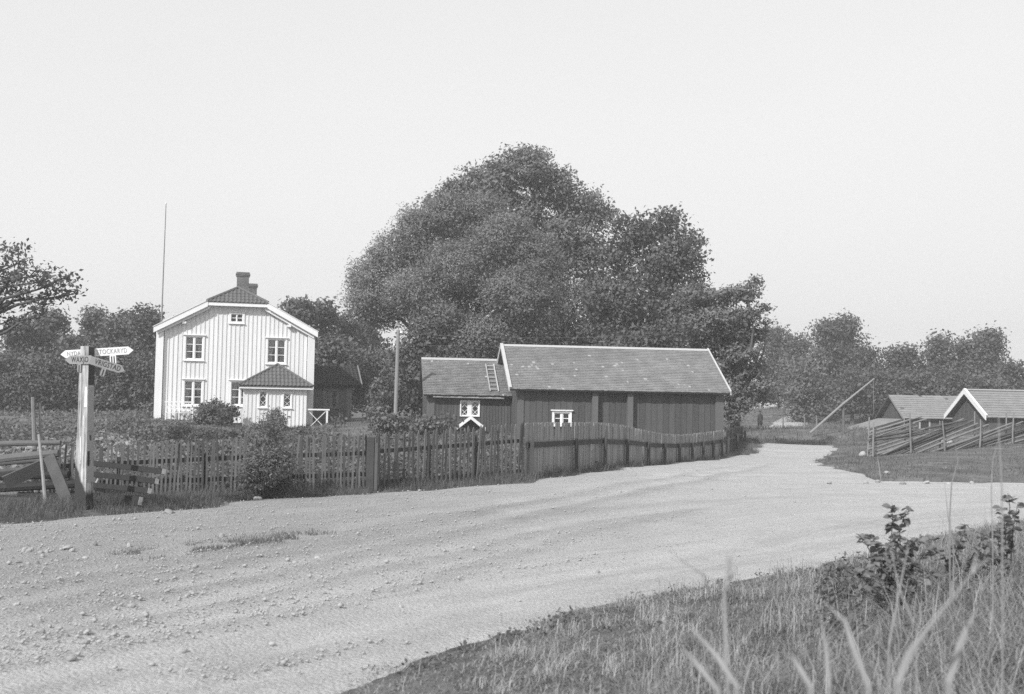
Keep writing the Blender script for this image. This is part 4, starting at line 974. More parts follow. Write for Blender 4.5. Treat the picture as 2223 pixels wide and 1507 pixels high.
# front arms
fw_ = SF.hit(140, 779, -w1 - .03); fe = SF.hit(197, 782, -w1 - .03); fh = SF.hit(165, 771.5, -w1 - .03)[2] - SF.hit(165, 790, -w1 - .03)[2]; fz = SF.hit(165, 781, -w1 - .03)[2]
P = [(fw_[0], 0, 0), (fw_[0] + .10, 0, -fh / 2), (fe[0], 0, -fh / 2), (fe[0], 0, fh / 2), (fw_[0] + .10, 0, fh / 2)]
fa_ = MB().prism(P, (0, .022, 0)).build('name_arm', M['sign_dark'], sign); fa_.location = (.05, -w1 - .03, fz); fa_['label'] = 'dull grey arm reading WAXJO pointing left'
lx = lambda px: SF.hit(px, 780, -w1 - .03)[0]
text('WAXJO', fa_, ((lx(153) + lx(192)) / 2, -.003, 0), (math.pi / 2, 0, 0), .135, M['letter'], .66)
plate(fa_, lx(171), -fh / 2 - .002, .07, .13, M['sign_dark'], 1)
VF = Frame(SF.world((w1 + .035, -w1, 0)), 14); v0 = VF.hit(197, 782); v1 = VF.hit(272, 806); vt = math.atan2(v1[2] - v0[2], v1[0] - v0[0]); vl = math.hypot(v1[0] - v0[0], v1[2] - v0[2])
vh = .14
P = [(0, 0, -vh / 2), (vl - .09, 0, -vh / 2), (vl, 0, -.01), (vl - .08, 0, vh / 2), (0, 0, vh / 2)]
va = MB().prism(P, (0, .022, 0)).build('name_arm', M['sign_dark'], sign); va['label'] = 'dull grey sagging arm reading VRIGSTAD pointing right'
va.location = (.05 + w1 + .035 + v0[0] * math.cos(math.radians(27.6)), -w1 + v0[0] * math.sin(math.radians(27.6)) - .03, v0[2]); va.rotation_euler = (0, -vt, math.radians(27.6))
text('VRIGSTAD', va, (vl * .5, -.003, 0), (math.pi / 2, 0, 0), .13, M['letter'], .66)
plate(va, vl * .44, -vh / 2 - .002, .075, .13, M['sign_dark'], 1)
for x, z in ((-.04, fz + .02), (.04, fz - .02)): MB().tube([(x, -w1 - .034, z), (x, -w1 - .04, z)], .012, 6).build('bolt', M['letter'], sign)

# ================================================================== SNOW PLOUGH, POLE FENCE BITS ON THE LEFT
def at_plane(px, py, P0, ang):
    fr = Frame(P0, ang); return fr.hit(px, py, 0)
pl_o = at(330, 1090, 21.4); pl_o[2] = tz(pl_o[0], pl_o[1])
plough = thing('snow_plough', 'dark wooden snow plough of sloping planks with pale sawn ends lying behind the signpost', 'snow plough', pl_o, 0)
dirv = np.array((math.cos(math.radians(-44)), math.sin(math.radians(-44)), 0))     # towards the pale ends
ends = [at(356, 1024, 20.0), at(341, 1045, 20.1), at(325, 1066, 20.2), at(305, 1088, 20.3)]
sv_ = (ends[0] - ends[3]); sv_ /= np.linalg.norm(sv_)
for k, e_ in enumerate(ends):
    ln = 3.0 - .12 * k; p1 = e_ - pl_o; p0 = p1 - dirv * ln - np.array((0, 0, .03 * (k - 1)))
    bw_ = .095 if k < 3 else .15
    n_ = np.cross(dirv, sv_); MB().beam(p0, p1 - dirv * .004, .07, bw_, sv_).build('plank', M['tarred'], plough)
    MB().beam(p1 - dirv * .003, p1 + dirv * .004, .068, bw_ * .96, sv_).build('end_grain', M['endgrain'], plough)
q = lambda px, py, Y: at(px, py, Y) - pl_o
MB().beam(q(10, 1048, 20.6), q(112, 1003, 20.9), .05, .24, (0, -.3, 1)).build('nose_board', M['grey_plank'], plough)
MB().beam(q(106, 990, 20.55), q(153, 1104, 20.3), .05, .2, (1, 0, .35)).build('brace_board', M['grey_plank'], plough)
MB().beam(q(222, 1025, 21.6), q(200, 1064, 21.7), .03, .05, (0, -1, .3)).build('strut', M['pale_pole'], plough)
MB().beam(q(100, 1012, 20.9), q(112, 1032, 20.9), .02, .04, (0, -1, .3)).build('strut', M['pale_pole'], plough)
for a, b, r in (((0, 1035), (150, 1030), .07), ((0, 1060), (190, 1048), .08), ((0, 1085), (170, 1092), .09), ((40, 1075), (240, 1080), .06)):
    MB().tube([q(*a, 21.9), q(*b, 21.6)], r, 8).build('bottom_log', M['tarred'], plough)
pf_o = at(80, 1100, 21.8); pf_o[2] = tz(pf_o[0], pf_o[1])
pf = thing('log_fence', 'rough log rail fence end with upright stakes at the far left roadside', 'fence', pf_o)
q = lambda px, py, Y: at(px, py, Y) - pf_o
for a, b, r in (((-60, 966), (132, 961), .055), ((-60, 1004), (128, 984), .085), ((-60, 1012), (122, 996), .05), ((-60, 1030), (118, 1014), .05)):
    MB().tube([q(*a, 22.3), q((a[0] + b[0]) / 2, (a[1] + b[1]) / 2 - 1, 22.25), q(*b, 22.2)], [r * .9, r, r * .85], 9).build('log', M['log'], pf)
MB().tube([q(71, 862, 22.5), q(76, 1000, 22.5), q(80, 1090, 22.5)], [.035, .045, .05], 7).build('stake', M['plank'], pf)
MB().tube([q(86, 874, 22.6), q(88, 950, 22.6), q(92, 1090, 22.5)], [.018, .022, .03], 6).build('stake', M['plank'], pf)
ls = at(100, 1112, 20.1); ls[2] = tz(ls[0], ls[1]) - .05; lean = thing('leaning_stake', 'pale peeled stake leaning against the log fence in front of the plough', 'stake', ls)
MB().tube([(0, 0, 0), at(93, 1030, 20.5) - ls, at(84, 944, 21.0) - ls], [.034, .029, .023], 7).build('stake', M['grey_pole'], lean)

# ================================================================== TELEPHONE POLE AND WIRES
tp = at(858, 914, 54); tpz = tz(tp[0], 54); tt = at(864.5, 717, 54)
pole = thing('telephone_pole', 'pale round telephone pole standing in the garden left of the small shed', 'pole', (tp[0], 54, tpz))
MB().tube([(0, 0, -.4), (tt[0] - tp[0], 0, tt[2] - tpz)], [.105, .08], 10).build('pole', M['grey_pole'], pole)
for z_, sx in ((at(861, 755, 54)[2], -1), (at(864, 728, 54)[2], 1)):
    xx = (tt[0] - tp[0]) * .8; MB().tube([(xx, 0, z_ - tpz), (xx + sx * .16, -.02, z_ - tpz), (xx + sx * .16, -.02, z_ - tpz + .1)], .02, 6).build('bracket', M['iron'], pole)
    MB().tube([(xx + sx * .16, -.02, z_ - tpz + .101), (xx + sx * .16, -.02, z_ - tpz + .2)], [.045, .035], 8).build('insulator', M['white_trim'], pole)
for k, (py0, py1, lab) in enumerate(((724, 716, 'upper thin wire sagging from the telephone pole over the barn roof'), (748, 726, 'lower thin wire sagging from the telephone pole over the barn roof'))):
    a, b = at(866, py0, 54), at(1570, py1, 67); P = [a + (b - a) * t - np.array((0, 0, 1.3 * t * (1 - t))) for t in np.linspace(0, 1, 25)]
    w_ = MB().tube(P, .005, 4).build('telephone_wire', M['wire']); tag(w_, lab, 'wire', 'telephone wires')

# ================================================================== WELL SWEEP, FAR POSTS, POLE FENCE ON THE RIGHT
wp = at(1831, 942, 74); wpz = tz(wp[0], 74); well = thing('well_sweep', 'tall well sweep with a long pale pole tilted on a post by the far lane', 'well sweep', (wp[0], 74, wpz))
q = lambda px, py, Y=74: at(px, py, Y) - np.array((wp[0], 74, wpz))
MB().tube([(0, 0, -.3), q(1831, 866)], [.10, .075], 8).build('post', M['log'], well)
MB().tube([q(1759, 940, 73.8), q(1830, 877, 73.8), q(1898, 822, 73.8)], [.085, .07, .045], 8).build('sweep_pole', M['grey_pole'], well)
MB().tube([q(1896, 824, 73.8), q(1897, 900, 73.8)], .012, 5).build('bucket_pole', M['wire'], well)
def post(name, label, px, p0, p1, Y, r, mt, group):
    a = at(px, p1, Y); b = at(px, p0, Y); z = tz(a[0], Y); o = thing(name, label, 'post', (a[0], Y, z), 0, group)
    MB().tube([(0, 0, -.3), (random.uniform(-.05, .05), 0, b[2] - z)], [r, r * .8], 7).build('post', mt, o)
for px, p0, p1, Y, l in ((1700, 905, 935, 90, 'small grey fence post left of the well sweep near the lane'), (1747, 905, 930, 95, 'small grey fence post just left of the sweep pole foot'), (1773, 902, 928, 95, 'small pale fence post under the sweep pole')):
    post('fence_post', l, px, p0, p1, Y, .07, M['plank'], 'posts along the far lane')
# roundpole fence
ro_ = at(1885, 995, 45); ro_[2] = tz(ro_[0], ro_[1]); rp = thing('pole_fence', 'slanting roundpole fence of split rails and paired stakes climbing the right field', 'fence', ro_)
Ra, Rb = ro_[:2], W2(2290, 962, 51.5); ev = (Rb - Ra); RL = np.linalg.norm(ev); ev = ev / RL; nv = np.array((ev[1], -ev[0]))
def rpt(s, h, o=0):
    x, y = Ra + ev * s + nv * o; return np.array((x - ro_[0], y - ro_[1], tz(x, y) + h - ro_[2]))
s = -1.0
hmax = lambda t: max(.85, 1.25 - .04 * t)
while s < RL + 1:
    for k in range(1):
        ln = random.uniform(4.6, 6.2); h0 = random.uniform(-.05, .12); p = rpt(max(s, 0) + random.uniform(-.05, .1), h0 if s > 0 else random.uniform(.05, 1.0), random.uniform(-.05, .05)); q_ = rpt(max(s, 0) + ln, h0 + hmax(s) * random.uniform(.75, 1.0), random.uniform(-.05, .05)); md = (p + q_) / 2 + np.array((0, 0, random.uniform(-.05, .05)))
        MB().tube([p, md, q_], [.05, .055, .035], 6).build('rail', M['plank'] if random.random() < .5 else M['log'], rp)
    s += random.uniform(.4, .75)
for k in range(8):
    h0 = .08 + .13 * k; p = rpt(random.uniform(-.05, .15), h0 * 1.05, random.uniform(-.05, .05)); q_ = rpt(random.uniform(2.2, 3.5), h0 + .55, random.uniform(-.05, .05)); MB().tube([p, q_], [.045, .04], 6).build('rail', M['plank'], rp)
s = .1
while s < RL:
    for o_ in (-.13, .13):
        lean_ = random.uniform(-.08, .08); b = rpt(s, -.2, o_); t_ = rpt(s + lean_ * 2, hmax(s) + random.uniform(.15, .65), o_); MB().tube([b, (b + t_) / 2 + np.array((random.uniform(-.03, .03), 0, 0)), t_], [.04, .036, .026], 6).build('stake', M['plank'], rp)
    s += random.uniform(1.7, 2.5)
st_ = ground_hit(2050, 974); 
# ================================================================== STONES
def stone_mesh(r, seed):
    rr = random.Random(seed); import bmesh
    bm = bmesh.new(); bmesh.ops.create_icosphere(bm, subdivisions=2, radius=r); off = [rr.uniform(0, 9) for _ in range(3)]; sx, sy_, sz = rr.uniform(.8, 1.35), rr.uniform(.7, 1.1), rr.uniform(.5, .8)
    for v in bm.verts:
        k = 1 + .22 * math.sin(v.co.x / r * 2.1 + off[0]) * math.sin(v.co.y / r * 2.3 + off[1]) + .14 * math.sin(v.co.z / r * 3.4 + off[2]) + rr.uniform(-.05, .05)
        v.co = Vector((v.co.x * sx * k, v.co.y * sy_ * k, v.co.z * sz * k))
    me = bpy.data.meshes.new('stone'); bm.to_mesh(me); bm.free(); me.materials.append(M['rock']); return me
SM = [stone_mesh(1.0, k) for k in range(7)]
def stone(px, py, spx, label, group):
    p = ground_hit(px, py); r = spx / F * p[1]; z = float(road_z(p[0], p[1])); o = link('stone', random.choice(SM), None, (p[0], p[1], z + r * .25), (random.uniform(-.3, .3), random.uniform(-.3, .3), random.uniform(0, 6)), (r, r, r)); tag(o, label, 'stone', group)
rs = random.Random(3)
ORD = 'leftmost second third fourth fifth sixth seventh eighth ninth tenth eleventh twelfth thirteenth fourteenth fifteenth sixteenth seventeenth eighteenth nineteenth twentieth twenty-first twenty-second twenty-third twenty-fourth twenty-fifth'.split()
def stones(L, what, group):
    L = sorted(L)
    for i, (px, py, s_) in enumerate(L): stone(px, py, s_, ('leftmost ' if i == 0 else '') + what + ('' if i == 0 else ', rightmost' if i == len(L) - 1 else ', %s from the left' % ORD[i]), group)
GL = 'rounded pale stones along the left road edge'
stones(((62, 1203, 8), (70, 1200, 6), (88, 1207, 7), (92, 1216, 8), (101, 1206, 8), (108, 1203, 6), (145, 1198, 10), (157, 1203, 8), (80, 1229, 7), (54, 1203, 9), (122, 1224, 5), (133, 1200, 6), (185, 1217, 6), (205, 1190, 9), (280, 1192, 8), (355, 1172, 8), (40, 1228, 6), (62, 1232, 6), (100, 1232, 5), (52, 1270, 7)), 'small round pale stone by the left road edge', GL)
GR = 'loose stones lying on the gravel road'
stones(((90, 1385, 10), (185, 1403, 10), (205, 1408, 6), (285, 1325, 9), (145, 1392, 7), (395, 1423, 9), (690, 1215, 7), (480, 1170, 9), (410, 1300, 7), (250, 1330, 7), (490, 1370, 9), (155, 1443, 12), (270, 1390, 9), (700, 1295, 7), (775, 1320, 8), (870, 1325, 6), (600, 1350, 6), (425, 1238, 7), (255, 1238, 8), (640, 1225, 6), (420, 1295, 7), (680, 1330, 7), (35, 1320, 8), (330, 1450, 8), (590, 1405, 7)), 'loose grey stone lying on the gravel road', GR)
GV = 'pale stones along the straight verge of the right field'
stones(((1880, 1053, 7), (1905, 1050, 6), (1960, 1053, 7), (2010, 1052, 6), (2060, 1053, 5), (1925, 1035, 8), (2110, 1053, 6), (1800, 1053, 5)), 'pale stone along the right field verge', GV)
stone(2052, 966, 13, 'large pale boulder lying under the slanting pole fence', None)
stone(1872, 993, 10, 'pale boulder at the left end of the pole fence', None); stone(560, 1088, 9, 'pale boulder on the grass verge below the picket fence', None); stone(368, 1118, 9, 'flat pale stone at the verge edge near the plough', None); stone(1298, 1248, 6, 'single pale pebble at the lower road edge', None)
# countless small gravel: one mesh, stones laid in streaks along the wheel tracks
ico = [(0, 0, 1), (.9, 0, .3), (.28, .85, .3), (-.72, .53, .3), (-.72, -.53, .3), (.28, -.85, .3), (0, 0, -.6)]
icof = np.array([(0, 1, 2), (0, 2, 3), (0, 3, 4), (0, 4, 5), (0, 5, 1), (6, 2, 1), (6, 3, 2), (6, 4, 3), (6, 5, 4), (6, 1, 5)])
N = 60000; yy = 5.5 + 29 * rng.random(N) ** 1.7; xx = (rng.random(N) - .5) * yy * 1.0 + rng.random(N) * yy * 0
al, ac = flow_coords(xx, yy); s_ = road_sdf(xx, yy)
dens = fbm(al * .12, ac * 1.1, 21) * 1.3 + fbm(xx * .8, yy * .8, 25) * .6 - np.clip((xx + 2) / 14, 0, .45) + np.where(ac > 2.5, .12, -.15)
_, tc_ = track_relief(xx, yy); dens = dens + .55 * tc_
ok = (s_ > .1) & (rng.random(N) < np.clip((dens - .70) * 4, .025, 1)); xx, yy = xx[ok], yy[ok]; n = len(xx)
size = .0045 + .019 * rng.random(n) ** 3 + .02 * (rng.random(n) < .03); zz_ = road_z(xx, yy)
B_ = np.array(ico); a_r = rng.random(n) * 6.28; ca, sa = np.cos(a_r), np.sin(a_r); sc_ = size[:, None] * np.stack([.8 + .6 * rng.random(n), .7 + .4 * rng.random(n), .5 + .4 * rng.random(n)], 1)
J = B_[None] * (1 + .25 * (rng.random((n, 7, 1)) - .5)) * sc_[:, None]
V = np.stack([J[..., 0] * ca[:, None] - J[..., 1] * sa[:, None] + xx[:, None], J[..., 0] * sa[:, None] + J[..., 1] * ca[:, None] + yy[:, None], J[..., 2] + zz_[:, None] + .3 * size[:, None] + .008], -1)
gme = mesh_np('gravel', V.reshape(-1, 3), [(icof[None] + 7 * np.arange(n)[:, None, None]).reshape(-1, 3)], M['pebble'])
tag(link('gravel', gme), 'loose gravel scattered in streaks over the dirt road', 'gravel', kind='stuff')

# ================================================================== A PERSON ON THE LANE
def person(name, label, px, py, Y, h):
    p = at(px, py, Y); z = tz(p[0], Y) + .03; root = thing(name, label, 'person', (p[0], Y, z), math.radians(200))
    k = h / 1.75
    J = {'pel': (0, 0, .95), 'sp': (0, .01, 1.15), 'ch': (0, .0, 1.35), 'nk': (0, -.01, 1.5), 'hd': (0, -.03, 1.58), 'top': (0, -.03, 1.70)}
    E_ = [('pel', 'sp'), ('sp', 'ch'), ('ch', 'nk'), ('nk', 'hd'), ('hd', 'top')]; Rd = {'pel': .16, 'sp': .145, 'ch': .17, 'nk': .06, 'hd': .088, 'top': .075}
    for s, n_ in ((1, 'a'), (-1, 'b')):
        f = .1 * s
        for nm, co_, r in (('sh', (.17 * s, 0, 1.42), .075), ('el', (.23 * s, .03, 1.14), .055), ('wr', (.22 * s, -.05, .9), .04), ('ha', (.21 * s, -.08, .82), .04), ('hip', (.09 * s, 0, .9), .11), ('kn', (.1 * s, -.03 - f * .6, .5), .075), ('an', (.1 * s, .02 - f, .09), .055), ('to', (.11 * s, -.13 - f, .05), .045)):
            J[nm + n_] = co_; Rd[nm + n_] = r
        E_ += [('ch', 'sh' + n_), ('sh' + n_, 'el' + n_), ('el' + n_, 'wr' + n_), ('wr' + n_, 'ha' + n_), ('pel', 'hip' + n_), ('hip' + n_, 'kn' + n_), ('kn' + n_, 'an' + n_), ('an' + n_, 'to' + n_)]
    ks = list(J); me = bpy.data.meshes.new('body'); me.from_pydata([tuple(c * k for c in J[a]) for a in ks], [(ks.index(a), ks.index(b)) for a, b in E_], []); me.materials.append(M['cloth_dark'])
    o = link('body', me, root); md = o.modifiers.new('skin', 'SKIN'); 
    if not me.skin_vertices: me.attributes.new
    sl = me.skin_vertices[0].data if me.skin_vertices else None
    if sl:
        for i, a in enumerate(ks): sl[i].radius = (Rd[a] * k, Rd[a] * k * (.75 if a in ('pel', 'sp', 'ch') else 1)); sl[i].use_root = (a == 'pel')
    o.modifiers.new('sub', 'SUBSURF').levels = 1; o.modifiers['sub'].render_levels = 1
    MB().tube([(0, -.03 * k, 1.545 * k), (0, -.035 * k, 1.60 * k), (0, -.035 * k, 1.68 * k)], [.07 * k, .095 * k, .09 * k], 10).build('face', M['skin'], root, True)
    MB().tube([(0, -.03 * k, 1.672 * k), (0, -.03 * k, 1.685 * k), (0, -.03 * k, 1.69 * k), (0, -.03 * k, 1.79 * k)], [.17 * k, .165 * k, .105 * k, .09 * k], 12).build('hat', M['cloth_dark'], root)
    MB().tube([(0, 0, .62 * k), (0, 0, .95 * k), (0, 0, 1.38 * k), (0, 0, 1.46 * k)], [.235 * k, .19 * k, .205 * k, .12 * k], 12).build('coat', M['cloth_dark'], root, True)
    return root
person('person', 'person in dark coat and hat standing on the lane under the tree branches', 1650, 936, 97, 1.68)

# ================================================================== FOLIAGE
def leaf_quads(C, size, aspect, up=.35, droop=0.0, out=None):
    """one leaf spray per centre: a pointed quad with random facing"""
    n = len(C); d = rng.normal(size=(n, 3)); d[:, 2] = d[:, 2] * .8 - droop; d /= np.linalg.norm(d, axis=1)[:, None]
    nrm = rng.normal(size=(n, 3)) * .75; nrm[:, 2] += up * 1.2
    if out is not None: nrm += out * 2.3
    s = np.cross(d, nrm); s /= np.linalg.norm(s, axis=1)[:, None] + 1e-9
    L_ = size * (.6 + .8 * rng.random(n)); Wd = L_ * aspect
    a = C - d * (L_ / 2)[:, None]; b = C + d * (L_ / 2)[:, None]; m_ = C + d * (L_ * .05)[:, None] + np.cross(s, d) * (L_ * .12)[:, None]
    V = np.stack([a, m_ - s * (Wd / 2)[:, None], b, m_ + s * (Wd / 2)[:, None]], 1).reshape(-1, 3)
    return V, np.arange(4 * n).reshape(-1, 4)
def crown_points(lobes, dens, clump_r=.34, hollow=.55, fray=1.0):
    """lobes: centres (x,y,z) with radii (rx,ry,rz); twigs of leaves on the outer shell of each"""
    P = []; O = []
    for c, r in lobes:
        A = 4 * math.pi * ((r[0] * r[1]) ** 1.6 / 3 + (r[0] * r[2]) ** 1.6 / 3 + (r[1] * r[2]) ** 1.6 / 3) ** (1 / 1.6)
        nc = max(6, int(A * dens / 14)); d = rng.normal(size=(nc, 3)); d /= np.linalg.norm(d, axis=1)[:, None]
        ph = rng.random(3) * 9
        bump = .86 + .16 * np.sin(d[:, 0] * 4.2 + ph[0]) * np.sin(d[:, 2] * 4.6 + ph[1]) + .10 * np.sin(d[:, 1] * 7 + ph[2]) * np.sin(d[:, 0] * 8.1 + ph[1])
        rad = (hollow + (1 - hollow) * rng.random(nc) ** .6) * bump + fray * .14 * (rng.random(nc) ** 4)
        cc = np.asarray(c) + d * rad[:, None] * np.asarray(r)
        clump_r_ = clump_r * rng.uniform(.75, 1.3, nc)
        k = rng.integers(6, 24, nc); rep = np.repeat(np.arange(nc), k); m_ = len(rep)
        off = np.clip(rng.normal(size=(m_, 3)), -1.7, 1.7) * clump_r_[rep][:, None] * np.array((1, 1, .55)); out_ = d[rep] * np.abs(rng.normal(size=(m_, 1))) * clump_r * .5
        P.append(cc[rep] + off + out_); O.append(d[rep])
    return np.concatenate(P), np.concatenate(O)
def limb(m, p, q, r0_, r1_, n=6, sag=.12):
    p = np.array(p, float); q = np.array(q, float); L_ = np.linalg.norm(q - p); md = (p + q) / 2 + rng.normal(size=3) * L_ * .09 + np.array((0, 0, L_ * sag)); m.tube([p, p * .56 + md * .5 - (p - q) * .06 * 0 - p * .06, md, (md + q) / 2 + rng.normal(size=3) * L_ * .03, q], [r0_, r0_ * .85, (r0_ + r1_) / 2, r1_ * 1.2, r1_], n)
def tree(name, label, base, lobes, mt, leaf=.2, aspect=.55, dens=40, cat='tree', group=None, tr=.3, clump=.34, hollow=.55, droop=0, bark=None, fork=.35, trunk_name='trunk', twigs=0, up=.35, fray=1.0):
    base = np.array(base, float); root = thing(name, label, cat, base, 0, group)
    lob = [(np.array(c) - base, r) for c, r in lobes]
    P, O = crown_points(lob, dens, clump, hollow, fray); V, Q = leaf_quads(P, leaf, aspect, up, droop, O)
    # leaves of one twig share a tone
    tone = np.clip(.5 + .17 * rng.normal(size=len(P)), 0, 1)
    link('crown', mesh_np('crown', V, [Q], mt, tone), root)
    m = MB(); top = max(c[2] + r[2] * .4 for c, r in lob); ctr = np.mean([c for c, r in lob], axis=0); f = np.array((ctr[0] * .5, ctr[1] * .5, top * fork))
    m.tube([(0, 0, -.3), (0, 0, .2), f * .55, f, f * .3 + np.array((ctr[0], ctr[1], top * .75)) * .7], [tr * 1.35, tr * 1.1, tr * .95, tr * .8, tr * .3], 8)
    m.build(trunk_name, bark or M['bark'], root, True)
    for c, r in lob:
        m = MB(); s = f * random.uniform(.75, 1.0); limb(m, s, c, tr * .42, tr * .12)
        lm = m.build('limb', bark or M['bark'], root, True)
        for _ in range(twigs):
            d = rng.normal(size=3); d /= np.linalg.norm(d); m = MB(); limb(m, c, c + d * np.array(r) * 1.0, tr * .12, tr * .03, 5); m.build('branch', bark or M['bark'], lm)
    return root
def lobes_px(L, Y, flat=.9, k_=1.0):
    o = []
    for e in L:
        px, py, rx, ry = e[:4]; y = Y + (e[4] if len(e) > 4 else random.uniform(-1, 1)); c = at(px, py, y); k = y / F * k_
        o.append((c, (rx * k, (rx + ry) / 2 * k * flat, ry * k)))
    return o
def base_px(px, Y):
    p = at(px, 900, Y); return (p[0], Y, tz(p[0], Y))
tree('willow_tree', 'broad soft grey willow with fine leaves behind the small shed', base_px(985, 68),
     lobes_px([(800, 610, 50, 58), (792, 660, 40, 40, -1), (848, 555, 52, 56), (903, 500, 56, 58), (972, 470, 62, 58), (1050, 452, 62, 44), (1095, 520, 86, 72, -1.5), (1160, 560, 66, 66, -1.5), (1000, 585, 90, 72, -2), (905, 635, 88, 70, -2), (1120, 640, 96, 74, -3), (1190, 620, 44, 62, -1), (835, 680, 50, 38), (950, 705, 80, 48, -2), (1060, 730, 86, 56, -3), (1150, 720, 70, 56, -2), (990, 780, 70, 46, -2), (1080, 790, 80, 50, -2), (1015, 655, 54, 48, -1), (912, 555, 44, 40, 0), (930, 680, 50, 50, 2), (960, 690, 44, 44, -3)], 67, .9, .86),
     M['willow'], .16, .42, 270, tr=.45, clump=.3, hollow=.5, fork=.3, fray=.4)
tree('elm_tree', 'tallest tree with layered leafy boughs rising behind the willow', base_px(1150, 79),
     lobes_px([(1135, 368, 66, 42), (1070, 395, 58, 38), (1005, 420, 44, 32), (965, 440, 30, 24), (1195, 412, 58, 50), (1250, 450, 52, 42), (1295, 468, 32, 30), (1100, 462, 104, 52), (1210, 520, 84, 62), (1275, 560, 60, 62), (1150, 340, 34, 18), (1120, 600, 120, 80), (1260, 680, 90, 80), (1000, 520, 70, 60), (938, 445, 22, 9), (985, 408, 24, 10), (1035, 380, 26, 11), (1075, 360, 22, 10), (1125, 333, 20, 9), (1165, 338, 20, 9), (1212, 378, 26, 11), (1232, 400, 20, 12), (1290, 436, 28, 11), (1318, 462, 16, 9)], 78, .9, .93),
     M['elm'], .25, .52, 88, tr=.5, clump=.42, hollow=.5, twigs=2, fork=.4, fray=.8)
tree('maple_tree', 'dark dense maple with small gaps of sky standing behind the long barn', base_px(1405, 74),
     lobes_px([(1365, 505, 44, 38), (1432, 494, 44, 36), (1400, 520, 50, 36), (1490, 535, 32, 36), (1460, 560, 56, 44), (1345, 560, 44, 46), (1400, 590, 84, 58), (1482, 612, 44, 46), (1365, 650, 74, 58), (1450, 670, 74, 54), (1335, 705, 64, 52), (1410, 735, 84, 48), (1500, 660, 36, 40), (1490, 720, 50, 50), (1300, 640, 50, 60), (1290, 740, 70, 40), (1348, 476, 18, 12), (1398, 478, 18, 12), (1458, 470, 20, 14), (1470, 490, 20, 14), (1502, 520, 20, 16), (1512, 560, 14, 22), (1516, 600, 14, 16)], 73, .9, .88),
     M['maple'], .24, .62, 66, tr=.45, clump=.36, hollow=.45, twigs=1, fork=.3)
tree('ash_tree', 'lighter tree with flat layered branches hanging over the lane at the barn end', base_px(1595, 64),
     lobes_px([(1545, 650, 58, 22), (1600, 640, 46, 17), (1632, 618, 18, 9), (1570, 690, 74, 24), (1628, 684, 32, 13), (1600, 725, 64, 22), (1640, 735, 22, 11), (1545, 745, 64, 28), (1610, 768, 46, 18), (1555, 795, 64, 28), (1625, 808, 44, 18), (1590, 845, 66, 26), (1650, 842, 38, 17), (1605, 876, 42, 18), (1650, 862, 34, 14), (1520, 700, 50, 40), (1500, 640, 36, 22), (1585, 905, 22, 14), (1640, 612, 16, 6), (1625, 640, 26, 7), (1655, 668, 18, 6), (1662, 700, 14, 6), (1650, 722, 18, 7), (1655, 748, 14, 6), (1645, 790, 22, 8)], 63, 1.1, .95),
     M['ash'], .20, .5, 130, tr=.28, clump=.2, hollow=.3, twigs=1, fork=.35, fray=1.8)
# the gnarled oak at the left edge
ob = at(-170, 900, 38); ob[2] = tz(ob[0], 38)
tree('oak_tree', 'gnarled open oak with bare twisting boughs at the left edge', ob,
     lobes_px([(30, 575, 50, 34), (65, 600, 42, 26), (112, 602, 42, 22), (150, 598, 22, 14), (40, 545, 26, 14), (110, 640, 40, 14), (150, 640, 20, 14), (55, 648, 34, 16), (75, 690, 34, 16), (20, 620, 40, 30), (15, 700, 36, 26), (95, 665, 30, 12), (-40, 580, 60, 60), (-90, 640, 70, 70)], 38, .9),
     M['dark_bush'], .16, .5, 52, tr=.2, clump=.2, hollow=.3, twigs=4, fork=.62, fray=2)
# trees behind, each its own crown
def bg_tree(name, label, px, top, hw, bot, Y, mt, group, leaf=.33, dens=48, conic=False, trunk=None, gaps=False):
    h = bot - top; L = []
    n = 8 if hw > 40 else 6
    for i in range(n):
        t = (i + .5) / n; w = hw * ((.35 + .65 * math.sin(min(1, t * 1.25 + .1) * math.pi * .55)) if not conic else (.2 + .8 * t))
        for s in ((-.5, .5) if w > 22 else (0,)): L.append((px + s * w * random.uniform(.5, 1.25), top + h * t * .95 + random.uniform(-.04, .04) * h, max(9, w * random.uniform(.38, .66)), h / n * random.uniform(.6, 1.05)))
    for k in range(4): L.append((px + random.uniform(-.55, .55) * hw, top + h * random.uniform(.0, .12), max(5, hw * random.uniform(.12, .24)), h * random.uniform(.05, .11)))
    L.append((px + random.uniform(-.2, .2) * hw, top + h * .05, max(6, hw * .2), h * .1))
    return tree(name, label, base_px(px, Y), lobes_px(L, Y), mt, leaf, .6, dens, 'tree', group, tr=.2, clump=.42 * Y / 95, hollow=.35, bark=trunk, fray=1.5)
GB = 'trees of the wood behind the white house'
